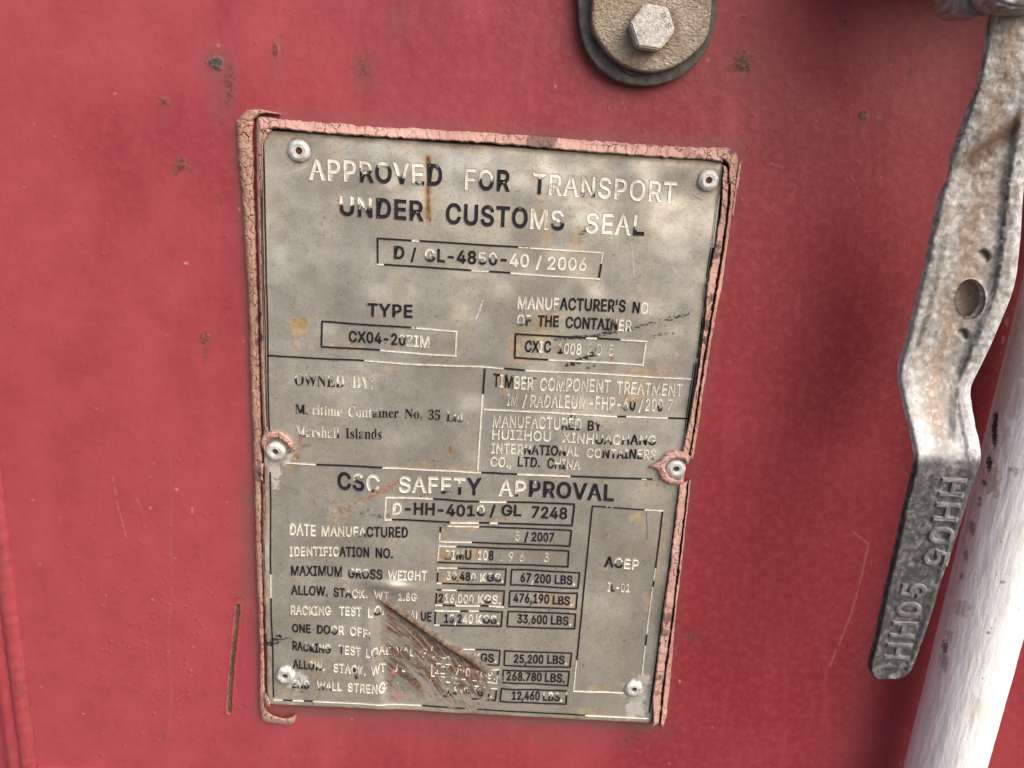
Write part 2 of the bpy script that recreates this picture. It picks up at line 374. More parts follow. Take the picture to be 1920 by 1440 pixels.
for k in range(420):                                         # little paint blisters, thickest low on the left
    cx, cy = (rg.normal(330, 110), rg.normal(1200, 130)) if k < 300 else (rg.uniform(20, 1700), rg.uniform(20, 1430))
    r = rg.uniform(1.5, 3.2); c = at(cx, cy)
    ii, jj = np.searchsorted(zs, c[2]), np.searchsorted(xs, c[0])
    sl_ = (slice(max(ii-12, 0), ii+12), slice(max(jj-12, 0), jj+12))
    if P[sl_].size == 0: continue
    d = np.hypot(u[sl_]-cx, v[sl_]-cy)/r
    hgt[sl_] += .00028*np.clip(1-d*d, 0, 1)
# wind-blown streaks of chalked paint and large scale fading; lit left, shaded right painted in
weath_and_light = fbm(u/330, v/330, 23)+.30*fbm(u/70, v/420, 24)-.5*.30+.10*sst(1000, 1440, v)-.56*sst(150, 1250, u)+.06
mx(fade_and_light, .95*sst(.10, .72, weath_and_light+.06))
mx(fade_and_light, np.clip(fade_and_light+.30*sst(.52, .8, fbm(u/26, v/420, 21))-.15, 0, 1))
mx(fade_and_light, .45*sst(1, .1, np.hypot((u-1372)/34, (v-240)/110)+.5*(fbm(u/9, v/90, 22)-.5)))
hgt += .00030*(fbm(u/110, v/110, 25)-.5)+.0020*(fbm(u/420, v/420, 26)-.5)
for a in (rust, crust, grime, chip, fade_and_light): a *= inside
hgt *= inside
P[..., 1] = -hgt
grid('door_panel', P, DOOR, door, dict(rust=rust, crust=crust, grime=grime, chip=chip, fade_and_light=fade_and_light))

def plain_door_part(name, P, fadev=.35, rustv=0., wrapx=False):
    z = np.zeros(P.shape[:2]); uu, vv = px(P)
    return grid(name, P, DOOR, door, dict(rust=z+rustv*(fbm(uu/7, vv/30, 3) > .6), crust=z, grime=z+.25*sst(.5, .8, fbm(uu/9, vv/40, 2)), chip=z, fade_and_light=z+fadev), wrapx)
# the weld bead along the edge of the panel and the frame stile left of it
zz = np.linspace(.15, 2.45, 2600); an = np.linspace(0, math.pi, 18)
A, ZZ = np.meshgrid(an, zz)
rip = 1+.025*np.sin(ZZ*2*math.pi/.0085+5*vnoise(ZZ*70, 0*ZZ, 4))+.20*(fbm(ZZ*60, A*.6, 6, 3)-.5)
rw = .0043
Pb = np.stack([XW-rw*1.02-np.cos(A)*rw*rip, -.0002-np.sin(A)*.0030*rip, ZZ], -1)
plain_door_part('weld_bead', Pb, .75, .3)
zz = np.linspace(.15, 2.45, 900); xx = np.concatenate([np.linspace(-1.2, XW-.07, 10), np.linspace(XW-.06, XW-rw*2+.0006, 60)])
A, ZZ = np.meshgrid(xx, zz)
lip = np.exp(-((A-(XW-rw*2-.004))/.0028)**2)*.0016*(1+.7*(vnoise(ZZ*150, A*0, 9)-.5))
plain_door_part('frame_stile', np.stack([A, -.0006-lip+.0012*(fbm(A*30, ZZ*30, 4)-.5), ZZ], -1), .5)
# the low ledge of the panel at the bottom of the view
zl = float(at(130, 1436.5)[2])
sec = np.array([(-.0002, .0), (.0035, -.0006), (.0046, -.0026), (.0046, -.012), (-.0006, -.0128)])
xx = np.linspace(XW+.0006, 1.1, 700)
Pl = np.stack([np.stack([xx, np.full_like(xx, -a), np.full_like(xx, zl+b)-.004*sst(.01, .03, xx-XW-.03)], -1) for a, b in sec], 1)
plain_door_part('bottom_ledge', Pl[:, ::-1], .8)

# ------------------------------------------------------------------ the steel data plate
HS = .0046                                                     # height of the sheet's face over the door
plate = thing('data_plate', 'weathered steel approval plate with worn black lettering riveted to red door', 'plate', at(860, 800, 0))
TL, TR, BL, BR = at(487, 243, HS), at(1361, 302, HS), at(500, 1322, HS), at(1223, 1357, HS)
def plate_z(u, v):
    """how far the sheet's face lifts off its flat position, metres, in photo pixel coordinates"""
    z = .0
    s = (u*.62+v*.785); t = (u*.785-v*.62)
    z = z+.00085*np.sin(s/23+2.2*fbm(u/160, v/160, 41))*np.exp(-((v-720)/150)**2)*np.exp(-((u-840)/260)**2)
    z = z+.0026*(fbm(u/150, v/150, 42, 2)-.5)+.0016*(fbm(u/70+.3*v/70, v/70, 43, 2)-.5)
    z = z+.0009*np.sin((u*.35+v*.94)/20+2.5*fbm(u/120, v/120, 47))*np.exp(-((v-1080)/150)**2)*np.exp(-((u-640)/130)**2)
    z = z+.0006*np.exp(-((u-690)/70)**2-((v-1010)/60)**2)-.0006*np.exp(-((u-620)/60)**2-((v-1075)/50)**2)
    z = z+.0012*np.exp(-((u-(495+.02*(v-1030)))/11)**2)*np.exp(-((v-1035)/55)**2)
    # the dent: steep on its left, a raised torn lip along its upper right, running out to the lower right
    ex = 716+ .02*(v-1130)+10*sst(1250, 1320, v)
    dl = u-ex
    lipy = 1132+(u-716)*.655
    below = v-lipy
    depth = .0056*sst(-19, -1, dl)*sst(-4, 12, below)*sst(330, 60, dl+.45*(v-1132))*sst(1340, 1250, v-(u-716)*.25)
    z = z-depth
    z = z+.0008*np.exp(-(np.minimum(below, 0)/11)**2)*np.exp(-(np.maximum(below, 0)/4)**2)*sst(-14, 6, dl)*sst(200, 120, dl)
    z = z+.0020*np.exp(-((u-738)/44)**2-((v-1098-.12*(u-738))/12)**2)
    z = z+.0010*np.exp(-((dl+25)/12)**2)*sst(1120, 1160, v)*sst(1290, 1240, v)
    z = np.where(z < 0, -.0033*np.tanh(-z/.0033), z)           # the door stops the dent
    # pulled flat at the rivets
    for (cx, cy) in RIV:
        z = z*(1-.95*np.exp(-(np.hypot(u-cx, v-cy)/30)**2))
    return z
RIV = [(561, 283), (1328, 338), (517, 846), (1267, 878), (535, 1266), (1188.5, 1291)]
na, nb = 900, 1150
A, B = np.meshgrid(np.linspace(0, 1, na), np.linspace(0, 1, nb))
Pp = (TL*(1-A)[..., None]+TR*A[..., None])*(1-B)[..., None]+(BL*(1-A)[..., None]+BR*A[..., None])*B[..., None]
# round the corners by sliding the grid inwards near them
wd, ht = np.linalg.norm(TR-TL), np.linalg.norm(BL-TL); rc = .0042
ax = np.minimum(A, 1-A)*wd; bz = np.minimum(B, 1-B)*ht
cut = np.where((bz < rc), rc-np.sqrt(np.clip(rc*rc-(rc-bz)**2, 0, None)), 0.)
scale = (wd/2-cut)/(wd/2)
mid = (Pp[:, :1]+Pp[:, -1:])/2
Pp = mid+(Pp-mid)*scale[..., None]
u, v = px(Pp)
zz = plate_z(u, v); Pp[..., 1] -= zz
edge = np.minimum(np.minimum(A, 1-A)*wd, np.minimum(B, 1-B)*ht)
Pp[..., 1] += .0005*sst(.0006, 0, edge)
stain = np.zeros_like(u); rust = stain.copy(); white = stain.copy(); scuff = stain.copy(); pink = stain.copy()
for (cx, cy, rx, ry, s, k) in [(565, 604, 17, 14, .95, 1), (562, 622, 19, 12, .8, 2), (556, 645, 13, 10, .45, 3), (586, 648, 5, 6, .5, 4), (625, 648, 12, 6, .5, 5), (670, 655, 14, 8, .6, 6), (640, 652, 30, 8, .3, 7),
        (965, 655, 12, 30, .8, 8), (1000, 628, 46, 16, .6, 9), (1020, 600, 22, 16, .75, 10), (985, 675, 20, 8, .7, 11), (1045, 592, 20, 8, .5, 12), (1025, 430, 9, 48, .7, 13), (1012, 380, 9, 40, .45, 14), (1022, 455, 6, 14, .5, 15), (1080, 450, 13, 17, .7, 16), (955, 330, 9, 10, .45, 17), (995, 325, 10, 14, .5, 18),
        (807, 380, 11, 34, .5, 19), (638, 385, 6, 22, .75, 20), (525, 262, 9, 7, .6, 21), (650, 340, 6, 4, .4, 22), (862, 275, 22, 6, .5, 23), (915, 272, 16, 7, .55, 24), (1200, 540, 6, 7, .6, 25), (1170, 550, 5, 5, .4, 26), (1140, 565, 4, 4, .4, 27), (1150, 322, 4, 4, .5, 28), (1173, 375, 5, 4, .5, 29),
        (1210, 700, 46, 16, .65, 30), (1190, 740, 24, 22, .7, 31), (1245, 690, 22, 9, .5, 32), (940, 708, 14, 12, .7, 33), (950, 735, 10, 16, .5, 34), (1085, 765, 40, 14, .3, 35), (1270, 665, 4, 4, .6, 36), (1268, 775, 4, 4, .6, 37), (790, 873, 34, 9, .5, 38), (860, 878, 26, 10, .6, 39), (845, 845, 5, 12, .8, 40), (1050, 890, 30, 10, .3, 41),
        (875, 985, 34, 10, .75, 42), (835, 1002, 10, 22, .5, 43), (840, 1040, 22, 12, .85, 44), (885, 1040, 30, 13, .65, 45), (860, 1056, 50, 5, .6, 46), (850, 1088, 34, 14, .6, 47), (845, 1130, 26, 9, .4, 48), (930, 970, 26, 8, .35, 49), (1040, 1125, 40, 17, .7, 50), (1080, 1140, 16, 12, .6, 51), (1195, 970, 17, 14, .65, 52), (1240, 1020, 10, 16, .6, 53), (1232, 1060, 5, 46, .65, 54), (1215, 1125, 12, 22, .55, 55), (1140, 1000, 5, 10, .4, 56), (1110, 1000, 5, 16, .35, 57), (1135, 1070, 5, 8, .4, 58),
        (1120, 1290, 22, 6, .6, 59), (1105, 1335, 24, 9, .5, 60), (1130, 1335, 16, 7, .45, 61), (930, 1330, 9, 6, .5, 62), (590, 1240, 26, 8, .55, 63), (595, 1262, 10, 14, .5, 64), (555, 1300, 9, 7, .5, 65), (735, 1015, 10, 16, .4, 66), (585, 943, 7, 9, .4, 67), (640, 960, 26, 22, .35, 68), (560, 1085, 5, 9, .5, 69), (545, 870, 18, 10, .6, 70), (1225, 905, 20, 9, .4, 71), (1135, 905, 4, 4, .8, 72), (735, 690, 16, 10, .35, 73), (700, 710, 20, 14, .2, 74), (820, 1240, 20, 10, .4, 75), (640, 1090, 16, 18, .3, 76), (512, 705, 4, 6, .5, 77), (1080, 1235, 8, 10, .4, 78), (785, 1310, 10, 8, .35, 79), (1215, 555, 40, 20, .18, 80)]:
    mx(stain, blob(u, v, cx, cy, rx, ry, k, .75)*s)
st0 = stain.copy(); ring_ = sst(.10, .30, st0)*sst(.62, .36, st0); mx(rust, .30*ring_*(fbm(u/9, v/9, 93) > .47))
d, f = seg_d(u, v, [(803, 296), (805, 330), (802, 370), (804, 412)])
mx(rust, sst(6.0, 1.2, d+5*(fbm(u/4, v/9, 2)-.5))*.95*(fbm(u/5, v/8, 3) > .33)); mx(stain, .8*sst(16, 3, d+10*(fbm(u/6, v/16, 5)-.5)))
d, f = seg_d(u, v, [(636, 1236), (614, 1262), (600, 1290), (586, 1322)])
mx(rust, sst(3.4, .6, d+4*(fbm(u/4, v/6, 4)-.5))*.6)
d, f = seg_d(u, v, [(742, 905), (716, 920), (690, 933), (662, 945), (640, 958)])
q = sst(12, 1, d+12*(fbm(u/6, v/6, 5)-.5)); mx(pink, q*.55*sst(.75, .1, f)*(fbm(u/5, v/3, 6) > .45)); mx(rust, q*.75*(fbm(u/4, v/3, 7) > .56)); mx(stain, q*.4)
mx(pink, blob(u, v, 1147, 672, 3, 6, 3, .5)*.8); mx(pink, blob(u, v, 736, 1270, 5, 9, 4, .6)*.75); mx(pink, blob(u, v, 742, 1312, 16, 6, 5, .9)*.6); mx(pink, blob(u, v, 880, 1262, 26, 4, 6, 1.)*.45)
mx(rust, blob(u, v, 563, 825, 5, 13, 8, .7)*.75); mx(rust, blob(u, v, 572, 835, 12, 4, 9, .9)*.7); mx(stain, blob(u, v, 556, 856, 8, 9, 9, .6)); mx(rust, blob(u, v, 1172, 742, 4, 12, 10, .8)*.6)
mx(rust, blob(u, v, 845, 842, 4, 9, 11, .8)*.5); mx(rust, blob(u, v, 940, 728, 4, 16, 12, .8)*.45)
# the dent's bare, rusted scrape
def scrape(u, v):
    lipy = 1132+(u-716)*.655; ex = 716+.02*(v-1130)
    inD = sst(-2, 10, u-ex)*sst(-6, 4, v-lipy)*sst(300, 220, (u-716)+.35*(v-1132))*sst(1330, 1270, v-(u-716)*.22)
    k1 = sst(30, 5, np.abs(v-lipy-3)+12*(fbm(u/9, v/9, 61)-.5))*sst(-6, 6, u-ex)*sst(1275, 1240, v)
    return inD, k1
inD, k1 = scrape(u, v)
mx(stain, inD*.42*sst(130, 20, (v-(1132+(u-716)*.655)))*sst(.35, .55, fbm(u/14, v/8, 70)))
mx(rust, k1*sst(.22, .42, fbm(u/6, v/6, 62)+.12)); mx(scuff, k1*.45*(fbm(u/5, v/5, 69) > .5)); al = (u-716)*.82+(v-1132)*.57; ac = -(u-716)*.57+(v-1132)*.82
mx(rust, inD*sst(.43, .56, fbm(al/26, ac/8, 63)+.13*sst(100, 0, ac))*.95); mx(stain, inD*.35*sst(.4, .6, fbm(al/30, ac/14, 64)))
stri = fbm(al/60, (ac-.0011*al*al)/1.5, 65, 3)
mx(white, inD*.34*sst(.53, .68, stri)); mx(scuff, inD*.34*sst(.48, .34, stri)); mx(scuff, inD*.24)
Pp[..., 1] -= .00010*inD*(stri-.5)*2
mx(stain, blob(u, v, 787, 1288, 6, 14, 66, .6)*1.0)
mx(rust, blob(u, v, 714, 1222, 7, 26, 67, .7)*.6); mx(rust, blob(u, v, 740, 1232, 34, 9, 68, .9)*.7); mx(rust, blob(u, v, 880, 1255, 34, 16, 69, .9)*.7)
for i, (cx, cy) in enumerate(RIV):
    m_ = near(u, v, [(cx, cy)], 60); uu, vv = u[m_], v[m_]; d = np.hypot(uu-cx, vv-cy)
    q_ = (.75 if i in (0, 1, 2) else .45)*sst(30, 20, d+9*(fbm(uu/6, vv/6, i+5)-.5)); scuff[m_] = np.maximum(scuff[m_], .45*q_); stain[m_] = np.maximum(stain[m_], q_*.6)
    q_ = .5*sst(9, 1, np.abs(uu-cx)+6*(fbm(uu/3, vv/20, i+9)-.5))*sst(cy+10, cy+20, vv)*sst(cy+62, cy+24, vv); stain[m_] = np.maximum(stain[m_], q_)
ed = np.minimum(np.minimum(A, 1-A)*wd, np.minimum(B, 1-B)*ht)
mx(stain, .55*sst(.0042, .0008, ed+.004*(fbm(u/20, v/20, 90)-.5))); mx(scuff, .35*sst(.0022, .0004, ed+.0025*(fbm(u/11, v/11, 91)-.5)))
mx(stain, .16*sst(.40, .75, fbm(u/60, v/110, 92)))
# white corrosion at the rivets, black scuffs, fine scratches
for (cx, cy, rx, ry, k) in [(1188, 1291, 27, 20, 1), (1192, 1318, 22, 30, 2), (515, 880, 12, 38, 3), (520, 858, 32, 16, 4), (555, 1275, 20, 18, 5), (1206, 1275, 16, 12, 6), (1270, 880, 24, 24, 7)]:
    mx(white, blob(u, v, cx, cy, rx, ry, k, .8)*.55)
mx(white, .35*sst(8, 2, np.abs(u-500))*sst(960, 1030, v)*sst(1120, 1050, v))  # bright streak on the bulged left edge, a highlight painted in white
def scuffs(pts, w, s, thr, seed):
    m_ = near(u, v, pts, w*2); uu, vv = u[m_], v[m_]
    d, f = seg_d(uu, vv, pts); scuff[m_] = np.maximum(scuff[m_], s*sst(w, w*.4, d+w*1.2*(fbm(uu/5, vv/3, seed)-.5))*(fbm(uu/4.5, vv/2.4, seed+1) > thr))
scuffs([(1098, 635), (1160, 622), (1215, 608), (1290, 588)], 5, .9, .52, 71); scuffs([(1040, 634), (1110, 632), (1140, 622)], 5, .9, .46, 73)
scuffs([(1066, 683), (1100, 672), (1116, 660)], 8, .95, .44, 75); scuffs([(1100, 690), (1115, 688)], 5, .8, .5, 77); scuffs([(1215, 636), (1240, 627), (1260, 625)], 4, .7, .52, 79)
scuffs([(1086, 442), (1120, 415)], 6, .7, .52, 81); scuffs([(500, 1212), (520, 1198)], 11, .95, .42, 83); scuffs([(520, 1200), (545, 1198)], 3, .8, .55, 85); scuffs([(1062, 784), (1076, 780)], 5, .9, .48, 87); scuffs([(985, 713), (1005, 708)], 3, .8, .4, 89)
scuffs([(664, 1256), (668, 1272)], 4, .95, .3, 91); scuffs([(700, 968), (730, 966)], 6, .6, .5, 93); scuffs([(560, 1272), (566, 1300)], 3, .5, .5, 95); scuffs([(690, 956), (678, 962)], 3, .6, .45, 97)
def hair(pts, s, seed, w=.9):
    m_ = near(u, v, pts, w+2); uu, vv = u[m_], v[m_]
    d, f = seg_d(uu, vv, pts); white[m_] = np.maximum(white[m_], s*sst(w+.7, w-.5, d)*(fbm(uu/3, vv/3, seed) > .36))
for k, pts in enumerate([[(906, 562), (900, 580), (893, 597)], [(534, 328), (575, 312)], [(1250, 395), (1290, 440)], [(1184, 455), (1190, 520)], [(846, 345), (858, 375)], [(1260, 500), (1275, 520)], [(1040, 700), (1060, 715)]]): hair(pts, .45 if k else .9, 30+k)
d, f = seg_d(u, v, [(1211, 960), (1213, 985), (1212, 1010)]); mx(scuff, .7*sst(1.3, .3, d))
d, f = seg_d(u, v, [(1300, 366), (1308, 372), (1316, 375)]); mx(rust, .8*sst(2.2, .6, d))
rg = np.random.RandomState(11)
for k in range(300):
    cx, cy, r = rg.uniform(490, 1350), rg.uniform(250, 1340), rg.uniform(.6, 1.5)
    m_ = near(u, v, [(cx, cy)], 4); q = sst(r+.6, r-.5, np.hypot(u[m_]-cx, v[m_]-cy))
    arr = scuff if k % 2 else stain; arr[m_] = np.maximum(arr[m_], q*.7)
yb = Pp.copy()
att = dict(stain=stain, rust=rust, white=white, scuff=scuff, pink=pink)
def shell(name, Pf, mat, parent, att, thick):
    """closed sheet: the front grid, a back grid and the rim between them"""
    ny, nx = Pf.shape[:2]; Pk = Pf.copy(); Pk[..., 1] += thick
    n = ny*nx; i = np.arange(n).reshape(ny, nx)
    ring = np.concatenate([i[0, :], i[1:, -1], i[-1, -2::-1], i[-2:0:-1, 0]]); r2 = np.roll(ring, -1)
    side = np.stack([ring, r2, r2+n, ring+n], -1)
    return raw_mesh(name, np.concatenate([Pf.reshape(-1, 3), Pk.reshape(-1, 3)]), np.concatenate([quads(ny, nx)[:, ::-1], quads(ny, nx, off=n), side]), mat, parent,
                    {k: np.concatenate([a.ravel(), a.ravel()]) for k, a in att.items()})
shell('sheet', Pp, PLATE, plate, att, .0009)

def on_plate(u, v, lift):
    P = at(u, v, HS); uu, vv = u, v
    P[..., 1] -= plate_z(uu, vv)+lift
    return P

# ---------------- lettering
FD = os.path.join(bpy.utils.resource_path('LOCAL'), 'datafiles', 'fonts')
def font(n):
    try: return bpy.data.fonts.load(os.path.join(FD, n))
    except Exception: return None
SANS, MATHF = font('Inter.woff2'), font('NotoSansMath-Regular.woff2')
SERIF = MATHF
def serif_txt(t):
    if SERIF is None: return t
    o = ''
    for ch in t:
        if 'A' <= ch <= 'Z': o += chr(0x1D400+ord(ch)-65)
        elif 'a' <= ch <= 'z': o += chr(0x1D41A+ord(ch)-97)
        elif '0' <= ch <= '9': o += chr(0x1D7CE+ord(ch)-48)
        else: o += ch
    return o
_slots = [bpy.data.materials.new('slot') for _ in range(20)]
_cache = {}
def text_shape(txt, style):
    key = (txt, style)
    if key in _cache: return _cache[key]
    c = bpy.data.curves.new('lettering', 'FONT')
    fnt = SERIF if style == 'serif' else SANS
    if fnt: c.font = fnt
    c.body = serif_txt(txt) if style == 'serif' else txt
    c.offset = {'bold': 0, 'semi': 0, 'thin': -.014, 'serif': -.011, 'mid': 0, 'emboss': .0}[style]
    bd = {'bold': .024, 'semi': .024, 'thin': .011, 'serif': .008, 'mid': .019, 'emboss': .05}[style]
    c.space_character = {'bold': 1.08, 'semi': 1.04, 'mid': 1.03, 'thin': 1.1, 'serif': 1.0, 'emboss': 1.15}[style]
    c.bevel_depth = bd; c.bevel_resolution = 0; c.fill_mode = 'FRONT'; c.resolution_u = 4
    for s in _slots: c.materials.append(s)
    for i in range(len(txt)): c.body_format[i].material_index = min(i, 19)
    o = bpy.data.objects.new('t', c); C.objects.link(o)
    dg = bpy.context.evaluated_depsgraph_get(); me = o.evaluated_get(dg).to_mesh()
    bm = bmesh.new(); bm.from_mesh(me)
    bmesh.ops.delete(bm, geom=[f for f in bm.verts if f.co.z < -1e-5], context='VERTS')
    bmesh.ops.triangulate(bm, faces=bm.faces[:])
    capv = .5
    bmesh.ops.subdivide_edges(bm, edges=[e for e in bm.edges if e.calc_length() > capv*.35], cuts=1)
    bmesh.ops.triangulate(bm, faces=bm.faces[:])
    bm.verts.index_update()
    V = np.array([v.co[:] for v in bm.verts]); T = np.array([[v.index for v in f.verts] for f in bm.faces]); ch = np.array([f.material_index for f in bm.faces])
    bm.free(); bpy.data.objects.remove(o)
    _cache[key] = (V, T, ch, bd); return _cache[key]
def cap_height(style):
    k = ('H', style, 'cap')
    if k not in _cache:
        V = text_shape('H', style)[0]; bd = text_shape('H', style)[3]; _cache[k] = V[:, 1].max()-bd
    return _cache[k]
LIFT0, LIFT1 = .00006, .00034
def lettering(runs, style):
    """one line of writing: runs of (text, x0, y0, x1, y1, cap, ink digits) in photo pixels"""
    Vs, Ts, Is, Rs, n = [], [], [], [], 0
    for (txt, xa, ya, xb, yb_, cap, ink) in runs:
        V, T, ch, bd = text_shape(txt, style); ch_h = cap_height(style)
        xmin, xmax = V[:, 0].min(), V[:, 0].max()
        s = (V[:, 0]-xmin)/(xmax-xmin); t = V[:, 1]/ch_h
        L = math.hypot(xb-xa, yb_-ya); ex, ey = (xb-xa)/L, (yb_-ya)/L
        lean = -.022+(xa-500)*.00017                               # verticals of the plate lean with the perspective
        U = xa+(xb-xa)*s+cap*t*lean; Vv = ya+(yb_-ya)*s-cap*t
        rub = scrape
        ink = ink if len(ink) >= len(txt) else ink+ink[-1]*(len(txt)-len(ink))
        iv = np.array([int(k)/9. for k in ink])
        fi = iv[np.minimum(ch, len(iv)-1)]
        vi = np.zeros(len(V)); vi[T.ravel()] = np.repeat(fi, 3)
        part = np.clip(1-np.abs(vi-.5)*2, 0, 1)
        vi = np.where(vi > .95, 1.25, np.where(vi < .05, -.25, vi+part*.75*(.45-np.clip(t, 0, 1))))
        lift = LIFT0+(1-np.clip(V[:, 2]/bd, 0, 1))*(LIFT1-LIFT0)
        P = on_plate(U, Vv, lift)
        cu, cv_ = U[T].mean(1), Vv[T].mean(1); iD, k1_ = rub(cu, cv_)
        T = T[~((k1_ > .35) | ((iD > .5) & (fbm(cu/7, cv_/7, 77) > .44)))]
        Vs.append(P); Ts.append(T+n); Is.append(vi); n += len(V)
        Rs.append((V[:, 2] < bd*.5)*np.clip(.55+.6*(t-.5)-.3*(s-.5), .1, 1))  # rims darkest at upper left: engraved shade painted over ink residue
    return raw_mesh('lettering', np.concatenate(Vs), np.zeros((0, 4), int), INK, plate, dict(ink=np.concatenate(Is), rim=np.concatenate(Rs)), False, np.concatenate(Ts))
E = 'bold'
